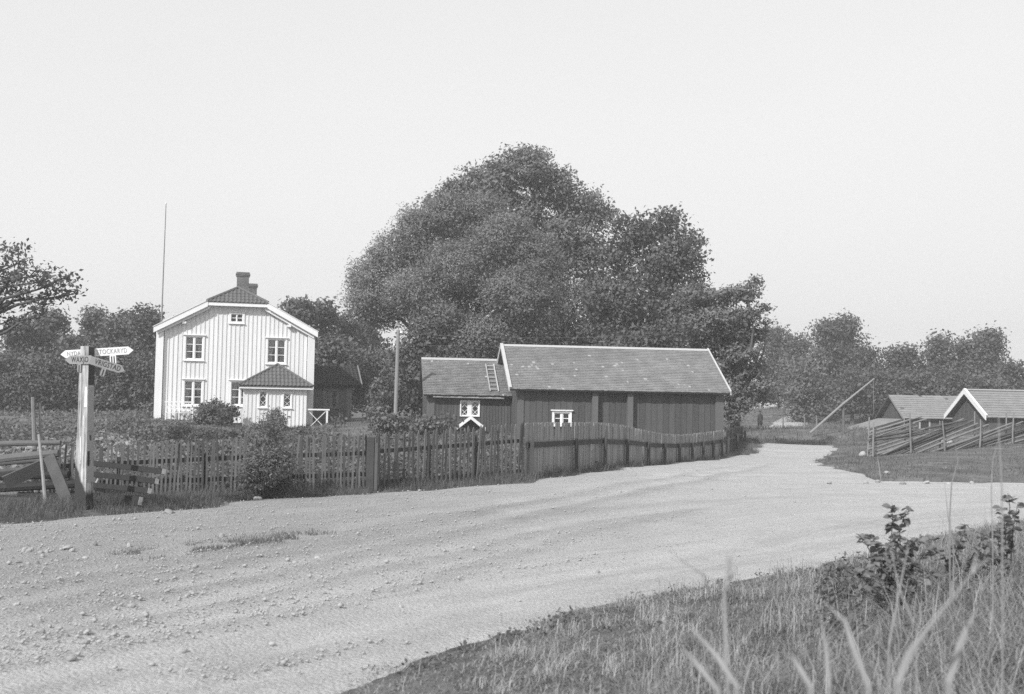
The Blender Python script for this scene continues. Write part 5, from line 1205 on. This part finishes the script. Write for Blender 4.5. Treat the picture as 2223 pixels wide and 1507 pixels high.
for a in (('dense_tree', 'dark rounded tree under the oak boughs at the left edge', 48, 705, 52, 895, 88, M['far_leaf'], GB), ('dense_tree', 'dense dark tree just right of the oak behind the signpost', 112, 690, 50, 895, 92, M['far_leaf'], GB),
          ('slender_tree', 'slender tall tree directly above the signpost top', 200, 684, 26, 895, 98, M['far_leaf'], GB), ('dense_tree', 'broad tree between the signpost and the flagpole', 262, 692, 42, 895, 96, M['far_leaf'], GB),
          ('dense_tree', 'broad tree crown beside the foot of the flagpole', 316, 679, 44, 895, 94, M['far_leaf'], GB), ('dense_tree', 'low dark tree filling the gap left of the signpost', 155, 735, 40, 895, 84, M['dark_bush'], GB),
          ('dense_tree', 'tree crown showing just above the right roof slope of the white house', 648, 657, 40, 890, 90, M['far_leaf'], GB), ('dense_tree', 'second tree behind the right roof slope of the white house', 702, 670, 40, 890, 93, M['far_leaf'], GB),
          ('dense_tree', 'lower tree between the white house and the willow', 752, 690, 34, 890, 96, M['far_leaf'], GB), ('dense_tree', 'hazy tree close under the left edge of the willow', 800, 705, 36, 890, 100, M['far_leaf'], GB),
          ('dense_tree', 'leafy tree hidden mostly behind the white house roof', 420, 700, 60, 890, 98, M['far_leaf'], GB), ('dense_tree', 'low tree above the dark wing roof of the house', 720, 745, 50, 890, 80, M['bush'], GB)):
    bg_tree(*a)
GH = 'trees on the hill at the right'
for a in (('dense_tree', 'tree crown just right of the hanging ash branches', 1692, 728, 42, 880, 135, M['far_leaf'], GH), ('slender_tree', 'slender ragged tree left of the big hill oak', 1735, 738, 26, 880, 132, M['far_leaf'], GH),
          ('hill_oak', 'biggest open crowned oak on the right hill above the well sweep', 1815, 702, 68, 885, 128, M['far_leaf'], GH), ('dense_tree', 'rounded tree right of the big hill oak', 1878, 765, 44, 888, 126, M['far_leaf'], GH),
          ('dense_tree', 'rounded tree above the left end of the low shed roof', 1958, 765, 48, 892, 124, M['far_leaf'], GH), ('slender_tree', 'tall twin topped tree behind the low shed roof', 2035, 738, 36, 894, 125, M['far_leaf'], GH),
          ('slender_tree', 'slender tree left of the tall tree above the white barge boards', 2090, 748, 30, 894, 124, M['far_leaf'], GH), ('slender_tree', 'tall tree above the gabled shed at the right', 2142, 728, 40, 894, 122, M['far_leaf'], GH),
          ('dense_tree', 'low tree at the far right edge', 2195, 795, 40, 894, 118, M['far_leaf'], GH), ('dense_tree', 'low tree in front of the hill trees beside the lane', 1752, 800, 44, 905, 116, M['bush'], GH),
          ('dense_tree', 'round dark low tree behind the middle of the sweep pole', 1850, 815, 38, 895, 112, M['dark_bush'], GH), ('dense_tree', 'spreading low tree behind the top of the sweep pole', 1905, 815, 36, 895, 116, M['dark_bush'], GH),
          ('dense_tree', 'low dark tree behind the low shed ridge', 2000, 810, 46, 900, 114, M['dark_bush'], GH), ('dense_tree', 'low dark tree between the two far shed roofs', 2070, 815, 40, 900, 112, M['dark_bush'], GH), ('dense_tree', 'low dark tree behind the gabled shed roof', 2140, 820, 44, 900, 110, M['dark_bush'], GH)):
    bg_tree(*a)
bt = at(1709, 880, 120); bw_ = tree('birch_tree', 'small birch with a pale stem on the slope behind the lane', (bt[0], 120, tz(bt[0], 120)), lobes_px([(1712, 800, 26, 20), (1700, 825, 22, 16), (1722, 830, 20, 14)], 120), M['bush'], .3, .6, 20, tr=.1, clump=.4, bark=M['birch'], fork=.75)
# undergrowth masses nobody could count
def mass(name, label, L, Y, mt, leaf=.25, dens=26, clump=.4, aspect=.6):
    lob = lobes_px(L, Y); P, O = crown_points(lob, dens, clump, .3, 1.2); V, Q = leaf_quads(P, leaf, aspect, .35, 0, O); o = link(name, mesh_np(name, V, [Q], mt, np.clip(.5 + .25 * rng.normal(size=len(P)), 0, 1))); return tag(o, label, name.replace('_', ' '), kind='stuff')
mass('undergrowth', 'dark undergrowth along the wood edge behind the signpost', [(x, 850 + 14 * math.sin(x), 42, 48) for x in range(-20, 345, 38)] + [(x, 800 + 14 * math.sin(x), 40, 40) for x in range(0, 345, 45)], 82, M['dark_bush'], .24, 90, .5)
mass('undergrowth', 'dark undergrowth between the house and the long barn', [(700, 800, 50, 50, 78), (760, 780, 50, 55), (830, 790, 50, 50)] and [(x, 810 + 12 * math.sin(x * 2), 44, 50) for x in range(640, 930, 42)], 84, M['bush'], .24, 80, .5)
mass('undergrowth', 'dark undergrowth below the trees behind the barn roof', [(x, 755 + 10 * math.sin(x), 50, 46) for x in range(900, 1500, 55)] + [(x, 830, 50, 60) for x in range(900, 1560, 60)], 66, M['dark_bush'], .24, 70, .45)
mass('undergrowth', 'dark undergrowth along the foot of the right hill', [(x, 862 + 8 * math.sin(x), 38, 26) for x in range(1770, 2230, 40)], 122, M['far_leaf'], .38, 40, .6)
mass('woodland', 'far wooded ridge closing the view', [(x, 865, 70, 26) for x in range(-200, 2500, 90)], 190, M['far_leaf'], 1.1, 5, 1.0)
# shrubs, each a thing
def shrub(name, label, L, Y, mt, bx, leaf=.12, dens=60, clump=.2, aspect=.55, cat='shrub', group=None, hollow=.35):
    b = base_px(bx, Y); lob = lobes_px(L, Y); base = np.array(b); root = thing(name, label, cat, base, 0, group)
    P, O = crown_points([(np.array(c) - base, r) for c, r in lob], dens, clump, hollow, 1.3); V, Q = leaf_quads(P, leaf, aspect, .2, 0, O)
    link('foliage', mesh_np('foliage', V, [Q], mt, np.clip(.5 + .25 * rng.normal(size=len(P)), 0, 1)), root)
    for c, r in lob:
        m = MB(); limb(m, (random.uniform(-.15, .15), random.uniform(-.15, .15), -.1), np.array(c) - base, .035, .015, 5); m.build('stem', M['bark'], root)
    return root
shrub('round_shrub', 'dark rounded shrub against the white gable between bench and porch', [(445, 900, 24, 24), (470, 893, 30, 26), (497, 900, 22, 22), (465, 912, 40, 16)], 61.2, M['dark_bush'], 468, .14, 260, .13)
shrub('climbing_shrub', 'pale leafy climber heaped against the front of the porch', [(594, 905, 20, 18), (598, 918, 22, 22), (582, 930, 34, 20), (560, 942, 36, 17), (608, 932, 18, 20), (535, 947, 28, 12)], 57, M['pale_bush'], 585, .12, 300, .13)
shrub('juniper_bush', 'dark feathery bush growing up through the picket fence', [(578, 985, 34, 34), (560, 1020, 42, 36), (600, 1025, 36, 34), (575, 1052, 60, 26), (618, 1000, 20, 28), (540, 1050, 28, 22), (592, 955, 22, 26), (585, 930, 14, 16), (590, 1010, 50, 40)], 23.4, M['bush'], 580, .075, 900, .07, .3, hollow=.3)
shrub('corner_bush', 'leafy bush at the left corner of the white house', [(318, 895, 16, 20), (308, 912, 20, 14), (330, 908, 12, 12)], 64, M['bush'], 318, .15, 200, .15)
GS = 'garden shrubs between the house and the small shed'
for a in (('leafy shrub beside the dark wing of the house', [(815, 895, 20, 18), (822, 908, 24, 14)], 62, M['bush'], 818), ('tall lilac like shrub left of the telephone pole', [(828, 850, 26, 34), (822, 880, 22, 28), (842, 890, 22, 24)], 66, M['pale_bush'], 828),
          ('broad shrub behind the telephone pole', [(885, 820, 34, 40), (880, 870, 36, 40), (905, 890, 24, 36)], 68, M['pale_bush'], 885), ('spreading shrub at the foot of the telephone pole', [(850, 920, 40, 16), (885, 915, 34, 18), (835, 930, 30, 12)], 50, M['bush'], 860),
          ('low shrub in front of the small shed wall', [(930, 925, 34, 16), (965, 922, 26, 14), (910, 930, 26, 12)], 49, M['bush'], 940), ('small dark shrub by the steps of the dark wing', [(728, 915, 14, 14)], 61, M['dark_bush'], 728)):
    shrub('garden_shrub', a[0], a[1], a[2], a[3], a[4], .18, 140, .18, group=GS)
GP = 'low bushes in the garden before the white house'
for lab, px, py, rx, ry, Y, mt in (('dark low garden bush left of the bench', 275, 928, 24, 12, 50, 'dark_bush'), ('small bush on the garden bed under the left windows', 335, 936, 20, 11, 46, 'bush'), ('leafy clump in front of the white bench', 392, 940, 26, 11, 45, 'dark_bush'), ('broad low bush before the round shrub', 452, 940, 30, 10, 46, 'bush'),
        ('dark clump in the bed left of the porch climber', 505, 946, 22, 11, 43, 'dark_bush'), ('low bush to the right of the porch corner', 650, 940, 20, 10, 52, 'dark_bush'), ('dark low bush below the white railing', 690, 945, 26, 9, 50, 'dark_bush'), ('low leafy bush by the juniper at the fence', 500, 972, 34, 14, 32, 'bush'), ('low leafy clump behind the middle pickets', 420, 968, 30, 13, 32, 'garden'), ('ragged clump behind the pickets below the wing', 735, 965, 34, 12, 34, 'garden')):
    shrub('garden_bush', lab, [(px, py, rx, ry), (px - rx * .5, py + ry * .4, rx * .6, ry * .7), (px + rx * .55, py + ry * .3, rx * .55, ry * .8), (px + rx * .1, py - ry * .5, rx * .4, ry * .6)], Y, M[mt], px, .12, 150, .14, group=GP)
def bed(name, label, x, y, hgt, rad, per, mt, leaf, aspect=.6):
    n = len(x); z = terrain(x, y); k = rng.integers(per // 2, per * 3 // 2, n); rep = np.repeat(np.arange(n), k); m_ = len(rep)
    d = rng.normal(size=(m_, 3)); d[:, 2] = np.abs(d[:, 2]); d /= np.linalg.norm(d, axis=1)[:, None]; rr = (.35 + .65 * rng.random(m_))[:, None]
    P = np.stack([x, y, z], 1)[rep] + d * rr * np.stack([rad, rad, hgt], 1)[rep]
    V, Q = leaf_quads(P, leaf, aspect, .6, 0, d); o = link(name, mesh_np(name, V, [Q], mt, np.clip((.45 + .28 * rng.normal(size=n))[rep] + .15 * rng.normal(size=m_), 0, 1))); return tag(o, label, name.replace('_', ' '), kind='stuff')
def fence_y(x): return np.interp(x, [A1[0] - 3, A1[0], B1[0], B2[0], B3[0]], [A1[1], A1[1], B1[1], B2[1], B3[1]])
def scatter(n, x0, x1, y0, y1):
    x = x0 + (x1 - x0) * rng.random(n); y = y0 + (y1 - y0) * rng.random(n); ok = y > fence_y(x) + .5; return x[ok], y[ok]
x, y = scatter(1500, -11, .6, 23, 33); k = fbm(x * .6, y * .6, 71)
bed('garden_plants', 'tangled garden plants growing close behind the picket fence', x, y, .25 + .75 * k * rng.random(len(x)) + .15, .22 + .25 * rng.random(len(x)), 44, M['garden'], .085)
x, y = scatter(1900, -19, 3, 33, 60); k = fbm(x * .35, y * .35, 72); ok = (k > .30) & ~((x > -8.5) & (x < -5) & (y > 51)); x, y, k = x[ok], y[ok], k[ok]
bed('garden_plants', 'rows of leafy garden plants between the fence and the white house', x, y, np.where(y > 48, .1, .16) + np.where(y > 48, .5, .9) * (k - .22) * rng.random(len(x)), .3 + .35 * rng.random(len(x)), 44, M['garden'], .14)
x = -15 + 9 * rng.random(420); y = 27 + 14 * rng.random(420); ok = (x / y < -.33) & (y > fence_y(x) + .8); x, y = x[ok], y[ok]
bed('cabbage_bed', 'bed of large pale leaves catching the sun behind the log fence', x, y, .35 + .25 * rng.random(len(x)), .3 + .2 * rng.random(len(x)), 30, M['cabbage'], .16, .85)
x = -36 + 22 * rng.random(500); y = 45 + 32 * rng.random(500); ok = (x / y < -.28); x, y = x[ok], y[ok]
bed('garden_plants', 'rough growth on the ground before the wood at the left', x, y, .15 + .4 * rng.random(len(x)), .5 + .5 * rng.random(len(x)), 60, M['bush'], .15)

# ================================================================== GRASS
def blades(x, y, h, w, bend=.5, zoff=0.0, seed=None, zfun=None, head=False):
    n = len(x); z = (zfun or road_z)(x, y) + zoff; a = rng.random(n) * 6.283; d = np.stack([np.cos(a), np.sin(a), 0 * a], 1); s = np.stack([-np.sin(a + rng.normal(size=n) * .6), np.cos(a), 0 * a], 1); s /= np.linalg.norm(s, axis=1)[:, None]
    B_ = np.stack([x, y, z - .02], 1); up_ = np.array((0, 0, 1.0)); t0 = bend * .55 * rng.random(n); t1 = t0 + bend * (.25 + .8 * rng.random(n)); t0 = np.minimum(t0, 1.0); t1 = np.minimum(t1, 1.65 - .4 * rng.random(n)); hh_ = (h / 2)[:, None]
    m1 = B_ + hh_ * (up_ * np.cos(t0)[:, None] + d * np.sin(t0)[:, None]); tip = m1 + hh_ * (up_ * np.cos(t1)[:, None] + d * np.sin(t1)[:, None])
    hw = (w / 2)[:, None]
    V = np.stack([B_ - s * hw, B_ + s * hw, m1 + s * hw * .8, m1 - s * hw * .8, tip], 1).reshape(-1, 3); i = 5 * np.arange(n)[:, None]
    return V, i + np.array([[0, 1, 2, 3]]), i + np.array([[3, 2, 4]])
def grass(name, label, x, y, h, w, mt, bend=.5, tone=None, zoff=0.0):
    V, Q, T = blades(x, y, h, w, bend, zoff); n = len(x); t = tone if tone is not None else np.clip(.45 + .28 * rng.normal(size=n), 0, 1)
    return tag(link(name, mesh_np(name, V, [Q, T], mt, np.r_[t, t])), label, 'grass', kind='stuff')
# near bank
N = 150000; yy = 4.2 + 19 * rng.random(N) ** 1.25; xx = yy * (-.15 + .66 * rng.random(N)); s_ = road_sdf(xx, yy)
near = fbm(xx * 1.3, yy * 1.3, 31); ok = (s_ < .08) & (rng.random(N) < np.clip((near - .22) * 5, .3, 1)) & (yy < 24) & (xx > -3)
xx, yy, near, s_ = xx[ok], yy[ok], near[ok], s_[ok]; n = len(xx)
clumpn = fbm(xx * 3.1, yy * 3.1, 83, 3)
rise = np.clip((xx / np.maximum(yy, 1) - .16) / .25, 0, 1)            # taller towards the right
h = (.03 + .07 * rng.random(n) + .18 * np.clip(near - .3, 0, 1)) * (.55 + .8 * np.clip(-s_ * .5, 0, 1)) * (1 + 1.5 * rise * rng.random(n)) * np.clip(.35 + 1.9 * (clumpn - .2), .35, 1.6); tone = np.clip(.42 + .26 * rng.normal(size=n) + 1.1 * (clumpn - .45) + .25 * (rng.random(n) < .12), 0, 1)
grass('bank_grass', 'rough dry grass covering the near bank', xx, yy, h, .004 + .004 * rng.random(n), M['bank'], 1.9, tone)
k = (rng.random(n) < .011) & (yy > 4.5); grass('tall_straws', 'thin pale straws standing above the near bank grass', xx[k], yy[k], h[k] * 1.2 + .12 + .45 * rise[k] * rng.random(k.sum()), np.full(k.sum(), .0045), M['straw'], 1.25)
N = 150000; y2 = 4.8 + 15 * rng.random(N) ** 1.3; x2 = y2 * (-.15 + .66 * rng.random(N)); ok = road_sdf(x2, y2) < .9 * (fbm(x2 * 2.1, y2 * 2.1, 87) - .42) * rng.random(N); x2, y2 = x2[ok], y2[ok]; c2 = fbm(x2 * 2.3, y2 * 2.3, 85)
grass('turf', 'short matted turf covering the near bank', x2, y2, .02 + .07 * rng.random(len(x2)) * (.3 + c2), .008 + .008 * rng.random(len(x2)), M['bank'], 2.2, np.clip(.35 + .25 * rng.normal(size=len(x2)) + .9 * (c2 - .45), 0, 1))
yb = 5.2 + 13 * rng.random(2600) ** 1.2; xb = yb * (-.1 + .6 * rng.random(2600)); kb = fbm(xb * .9, yb * .9, 81); ok = (road_sdf(xb, yb) < -.12) & (kb > .42); xb, yb = xb[ok], yb[ok]
bed('bank_weeds', 'low broad leaved weeds mixed into the near bank grass', xb, yb, .05 + .12 * rng.random(len(xb)) + .12 * np.clip(xb / yb - .2, 0, 1), .06 + .10 * rng.random(len(xb)), 22, M['garden'], .045)
yb = 7.4 + 5.0 * rng.random(900); xb = yb * (.27 + .19 * rng.random(900)); ok = (road_sdf(xb, yb) < -.35) & (fbm(xb * 1.1, yb * 1.1, 86) > .4); xb, yb = xb[ok], yb[ok]
bed('bank_weeds', 'taller tangled weeds below the saplings at the right of the bank', xb, yb, .15 + .28 * rng.random(len(xb)), .08 + .14 * rng.random(len(xb)), 26, M['garden'], .05, .5)
tx = rng.random(200); ty = 4.8 + 9 * rng.random(200); tx = ty * (-.02 + .5 * tx); ok = (road_sdf(tx, ty) < -.1); tx, ty = tx[ok], ty[ok]; k = rng.integers(20, 70, len(tx)); rep = np.repeat(np.arange(len(tx)), k); m_ = len(rep); sz = .5 + .9 * rng.random(len(tx)) * np.clip(.4 + tx / ty * 2.2, .4, 1.4)
grass('grass_tufts', 'arching tufts of pale dry grass on the near bank', tx[rep] + .05 * rng.normal(size=m_), ty[rep] + .05 * rng.normal(size=m_), (.14 + .22 * rng.random(m_)) * sz[rep], .0035 + .003 * rng.random(m_), M['straw'], 2.0, np.clip(.3 + .3 * rng.random(m_), 0, 1))
N = 22000; yn = 4.3 + 3.2 * rng.random(N); xn = yn * (.1 + .42 * rng.random(N)); ok = (fbm(xn * 1.6, yn * 1.6, 91) > .40) & (rng.random(N) < .25 + 2.2 * (xn / yn - .1)); xn, yn = xn[ok], yn[ok]
grass('tall_grass', 'tall pale blurred grass nearest the camera at the lower right', xn, yn, .22 + .42 * rng.random(len(xn)) * np.clip(xn / yn * 2.4, .4, 1), .0045 + .004 * rng.random(len(xn)), M['bank'], 1.5, np.clip(.55 + .3 * rng.normal(size=len(xn)), 0, 1))
N = 9000; yn = 6 + 6.5 * rng.random(N); xn = yn * (.33 + .16 * rng.random(N)); ok = (road_sdf(xn, yn) < -.4) & (fbm(xn * 1.3, yn * 1.3, 93) > .36) & (rng.random(N) < (xn / yn - .30) * 9); xn, yn = xn[ok], yn[ok]
grass('tall_grass', 'tall tangled dry grass rising toward the right edge of the bank', xn, yn, .3 + .42 * rng.random(len(xn)), .005 + .004 * rng.random(len(xn)), M['bank'], 1.6, np.clip(.5 + .3 * rng.normal(size=len(xn)), 0, 1))
# verge in front of the left fences, the field and the barn fence strip
def strip(name, label, P, n, wid, hlo, hhi, mt, w=.006, tone=.4, bend=1.1, both=True):
    P = np.array(P); seg = np.linalg.norm(np.diff(P, axis=0), axis=1); t = rng.random(n) * seg.sum(); i = np.searchsorted(np.cumsum(seg), t).clip(0, len(seg) - 1); f = (t - np.r_[0, np.cumsum(seg)][i]) / seg[i]
    p = P[i] * (1 - f)[:, None] + P[i + 1] * f[:, None]; e = (P[i + 1] - P[i]) / seg[i][:, None]; o = (rng.random(n) - .5) * 2 * wid; p = p + np.stack([e[:, 1], -e[:, 0]], 1) * o[:, None]
    ok = road_sdf(p[:, 0], p[:, 1]) < .12 * rng.random(n) + .02; p = p[ok]; n = len(p); nn = fbm(p[:, 0] * 1.5, p[:, 1] * 1.5, 41)
    h = (hlo + (hhi - hlo) * rng.random(n)) * (.4 + 1.2 * nn)
    return grass(name, label, p[:, 0], p[:, 1], h, w * (.7 + .6 * rng.random(n)), mt, bend, np.clip(tone + .24 * rng.normal(size=n) + .5 * (nn - .5), 0, 1))
strip('verge_grass', 'grass verge at the foot of the signpost and picket fence', [W2(-40, 1125, 19.3), W2(185, 1108, 19.8), W2(400, 1100, 21.3), W2(580, 1082, 23.3), W2(800, 1070, 24.4), W2(1135, 1045, 27.5)], 42000, 1.5, .10, .30, M['verge'])
strip('verge_grass', 'grass verge along the close boarded fence', [W2(1135, 1045, 27.5), W2(1300, 1022, 33), W2(1440, 1004, 41.5), W2(1560, 993, 48), W2(1640, 975, 58), W2(1660, 960, 70)], 32000, 1.6, .12, .36, M['verge'], .009)
X_ = 20000
def patch(name, label, n, x0, x1, y0, y1, hlo, hhi, mt, w, tone=.35, cond=None):
    y = y0 + (y1 - y0) * rng.random(n) ** 1.3; x = x0 + (x1 - x0) * rng.random(n); nn = fbm(x * .5, y * .5, 51); ok = (road_sdf(x, y) < .06) & (rng.random(n) < .25 + nn)
    if cond is not None: ok &= cond(x, y)
    x, y, nn = x[ok], y[ok], nn[ok]; m_ = len(x); return grass(name, label, x, y, (hlo + (hhi - hlo) * rng.random(m_)) * (.4 + 1.2 * nn), w * (.7 + .6 * rng.random(m_)), mt, 1.1, np.clip(tone + .2 * rng.normal(size=m_) + .6 * (nn - .5), 0, 1))
patch('field_grass', 'short mown grass of the right field in front of the pole fence', 60000, 10, 34, 33, 72, .06, .2, M['verge'], .014, .3)
patch('meadow_grass', 'long grass around the far lane and the hill slope', 42000, 14, 70, 70, 150, .15, .5, M['verge'], .035, .45)
patch('yard_grass', 'grass of the garden behind the picket fence', 40000, -24, 6, 24, 62, .08, .35, M['verge'], .02, .35, lambda x, y: (x < -8) | (y > 24.5 + (x + 3) * .5))
# weeds in the crown of the road at the left
wy = [(250, 1215, 15), (420, 1195, 16.3), (560, 1178, 17.3), (700, 1160, 18)]
P_ = [ground_hit(a, b)[:2] for a, b, _ in wy]; n = 5000; t = rng.random(n) * 2.999; i = t.astype(int); f = t - i; P_ = np.array(P_); p = P_[i] * (1 - f)[:, None] + P_[i + 1] * f[:, None] + rng.normal(size=(n, 2)) * .22
ok = fbm(p[:, 0] * 2, p[:, 1] * 2, 61) > .46; p = p[ok]; grass('road_weeds', 'thin weeds growing along the crown of the road', p[:, 0], p[:, 1], .03 + .07 * rng.random(len(p)), np.full(len(p), .008), M['verge'], .8)
# ------------------------------------------------------------------ saplings on the bank: every leaf a part
def leaf_mesh():
    V = [(0, 0, 0)]; L_ = [(.0, .0), (.25, .3), (.5, .40), (.75, .26), (1.0, 0)]
    pts = [(x, w, .10 * math.sin(x * 3) + .0) for x, w in L_]; V = [(x, 0, z - .06 * (0 < x < 1)) for x, w, z in pts]; n = len(V)
    V += [(x, w, z) for x, w, z in pts[1:4]] + [(x, -w, z) for x, w, z in pts[1:4]]
    Fq = [(0, 1, 5), (1, 2, 6, 5), (2, 3, 7, 6), (3, 4, 7), (0, 8, 1), (1, 8, 9, 2), (2, 9, 10, 3), (3, 10, 4)]
    me = bpy.data.meshes.new('leaf'); me.from_pydata(V, [], Fq); me.materials.append(M['sapling']); a = me.attributes.new('rnd', 'FLOAT', 'FACE')
    return me
LEAVES = []
for k in range(4):
    lm = leaf_mesh(); lm.attributes['rnd'].data.foreach_set('value', np.full(8, (.2, .45, .65, .9)[k], np.float32)); LEAVES.append(lm)
def sapling(label, stems, Y, per, ls, bx):
    b = at(bx, 1300, Y); z = float(road_z(np.array([b[0]]), np.array([b[1]]))[0]); root = thing('sapling', label, 'sapling', (b[0], Y, z), 0, 'saplings on the near bank'); B_ = np.array((b[0], Y, z)); cnt = 0
    for st in stems:
        pts = [np.array((random.uniform(-.05, .05), random.uniform(-.05, .05), -.03))] + [at(px, py, Y + random.uniform(-.15, .15)) - B_ for px, py in st]
        MB().tube(pts, [.0055] + [.0038] * (len(pts) - 2) + [.0016], 5).build('stem', M['bark'], root)
        for i in range(len(pts) - 1):
            for _ in range(per):
                t = random.random(); p = pts[i] * (1 - t) + pts[i + 1] * t + rng.normal(size=3) * .004; s = ls * random.uniform(.65, 1.2)
                link('leaf', random.choice(LEAVES), root, p, (random.uniform(-.9, .9), random.uniform(-.5, .8), random.uniform(0, 6.28)), (s, s * random.uniform(.8, 1.1), s)); cnt += 1
    return root
sapling('leafy sapling with toothed leaves standing tallest on the near bank', [[(1930, 1200), (1938, 1140), (1937, 1095)], [(1945, 1190), (1960, 1130), (1972, 1098)], [(1900, 1220), (1880, 1180), (1868, 1165)], [(1960, 1220), (1990, 1170), (2030, 1172)], [(1935, 1240), (1950, 1200), (1985, 1175)], [(1920, 1250), (1905, 1190), (1890, 1160)], [(1975, 1260), (2000, 1210), (2025, 1190)], [(1900, 1280), (1880, 1250), (1862, 1245)], [(1950, 1290), (1930, 1260), (1910, 1225)], [(1990, 1290), (1970, 1240), (1955, 1215)], [(1930, 1270), (1960, 1240), (2000, 1235)], [(1910, 1290), (1890, 1260), (1870, 1230)], [(1960, 1285), (2000, 1260), (2040, 1240)]], 9.0, 17, .072, 1940)
sapling('smaller leafy sapling to the right of the tallest one', [[(2075, 1200), (2090, 1160), (2098, 1140)], [(2110, 1210), (2130, 1175), (2140, 1150)], [(2060, 1230), (2045, 1200), (2030, 1190)], [(2125, 1230), (2150, 1200), (2155, 1170)], [(2080, 1240), (2070, 1210), (2080, 1180)], [(2120, 1250), (2110, 1220), (2125, 1200)]], 9.6, 15, .066, 2095)
sapling('dark twiggy sapling cut by the right edge of the view', [[(2185, 1200), (2180, 1130), (2172, 1100)], [(2190, 1180), (2192, 1100), (2188, 1070)], [(2195, 1210), (2200, 1140), (2210, 1090)], [(2175, 1220), (2168, 1180), (2165, 1150)], [(2180, 1250), (2160, 1220), (2150, 1190)]], 9.2, 15, .066, 2188)
sapling('low leafy sprig at the road edge left of the tallest sapling', [[(1828, 1235), (1822, 1222)], [(1800, 1240), (1795, 1228)], [(1850, 1250), (1842, 1232)]], 11.5, 9, .065, 1825)
# bare dry stalks and the pale grass stalks close to the camera
def stalk(label, pts, Y, r, mt, name='grass_stalk', group='pale stalks close to the camera', plume=0):
    p0 = at(pts[0][0], pts[0][1], Y); z = float(road_z(np.array([p0[0]]), np.array([p0[1]]))[0]); root = thing(name, label, 'grass stalk', (p0[0], Y, z), 0, group); B_ = np.array((p0[0], Y, z))
    P = [np.array((0, 0, -.05))] + [at(px, py, Y + .04 * i) - B_ for i, (px, py) in enumerate(pts)]
    MB().tube(P, [r * 1.0] * 2 + [r * (1 - .88 * i / (len(P) - 3 + 1e-6)) for i in range(len(P) - 2)], 5).build('stem', mt, root)
    if plume:
        a, b = P[-2], P[-1]; m = MB()
        for k in range(plume):
            t = random.random(); c = a * (1 - t) + b * t; d = (b - a) / np.linalg.norm(b - a) * .05 + rng.normal(size=3) * .018; m.tube([c, c + d], [.004, .001], 3, False)
        tag(m.build('plume', mt, root), kind='stuff')
S_ = M['straw']
stalk('thick pale stalk leaning left in the bottom centre right', [(1600, 1490), (1560, 1430), (1492, 1352)], 2.6, .008, S_)
stalk('short thick pale stalk leaning left below the first one', [(1560, 1500), (1520, 1450), (1486, 1412)], 2.5, .007, S_)
stalk('upright blurred stalk pair rising at the lower middle', [(1580, 1480), (1575, 1380), (1572, 1290), (1580, 1235)], 2.7, .005, S_, plume=8)
stalk('thin blurred stalk bending left over the road', [(1558, 1440), (1552, 1330), (1528, 1250), (1450, 1195)], 3.4, .003, M['bank'])
stalk('long pale stalk bowing left across the bank', [(1885, 1490), (1850, 1400), (1835, 1350), (1790, 1308)], 2.6, .008, S_)
stalk('slim pale stalk between the two bowing stalks', [(1800, 1490), (1795, 1420), (1780, 1330)], 2.8, .006, S_)
stalk('pale stalk arching right from the bottom edge', [(1950, 1480), (1975, 1420), (2010, 1370), (2130, 1220)], 2.5, .008, S_, plume=6)
stalk('second arching pale stalk further right', [(2060, 1480), (2085, 1400), (2120, 1320)], 2.7, .009, S_)
stalk('short pale stalk leaning left near the bottom', [(1760, 1490), (1735, 1450), (1718, 1420)], 2.6, .008, S_)
stalk('thin straight straw crossing in front of the tall sapling', [(1930, 1400), (1955, 1270), (1975, 1170)], 4.2, .0035, S_)
stalk('thin straw leaning left in front of the tall sapling', [(1990, 1370), (1950, 1270), (1932, 1180)], 4.4, .0035, S_)
D_ = 'tall thin stems at the right edge'
stalk('tallest thin blurred stem rising to the shed roof at the right', [(2176, 1250), (2175, 1060), (2168, 930), (2170, 795)], 4.2, .0032, M['grey_pole'], 'dry_stem', D_)
stalk('thin dark dry stem with a bend right of the saplings', [(2062, 1180), (2062, 1120), (2066, 1050), (2080, 1000), (2073, 965)], 8, .006, M['plank'], 'dry_stem', D_)
stalk('thin forked dry stem leaning right below the pole fence', [(2155, 1180), (2152, 1060), (2155, 1000), (2172, 935)], 6.5, .0035, M['grey_pole'], 'dry_stem', D_)
stalk('short dry stem standing at the field verge', [(1912, 1040), (1908, 1010), (1905, 992)], 32.8, .014, M['plank'], 'dry_stem', D_)
stalk('thin dark dry stem left of the bent one', [(2070, 1190), (2058, 1120), (2050, 1040)], 8.3, .004, M['plank'], 'dry_stem', D_)

# ================================================================== AIR
hv = MB().box(-245, 245, -62, 325, -6, 26.5).build('haze', None); tag(hv, 'thin pale summer haze in the air', 'haze', kind='stuff')
m, n, o = _new('haze_air'); v = nd(n, 'ShaderNodeVolumePrincipled'); v.inputs['Color'].default_value = (.9, .9, .9, 1); v.inputs['Density'].default_value = .0016; v.inputs['Anisotropy'].default_value = .2
n.links.new(v.outputs[0], o.inputs['Volume']); hv.data.materials.clear(); hv.data.materials.append(m)
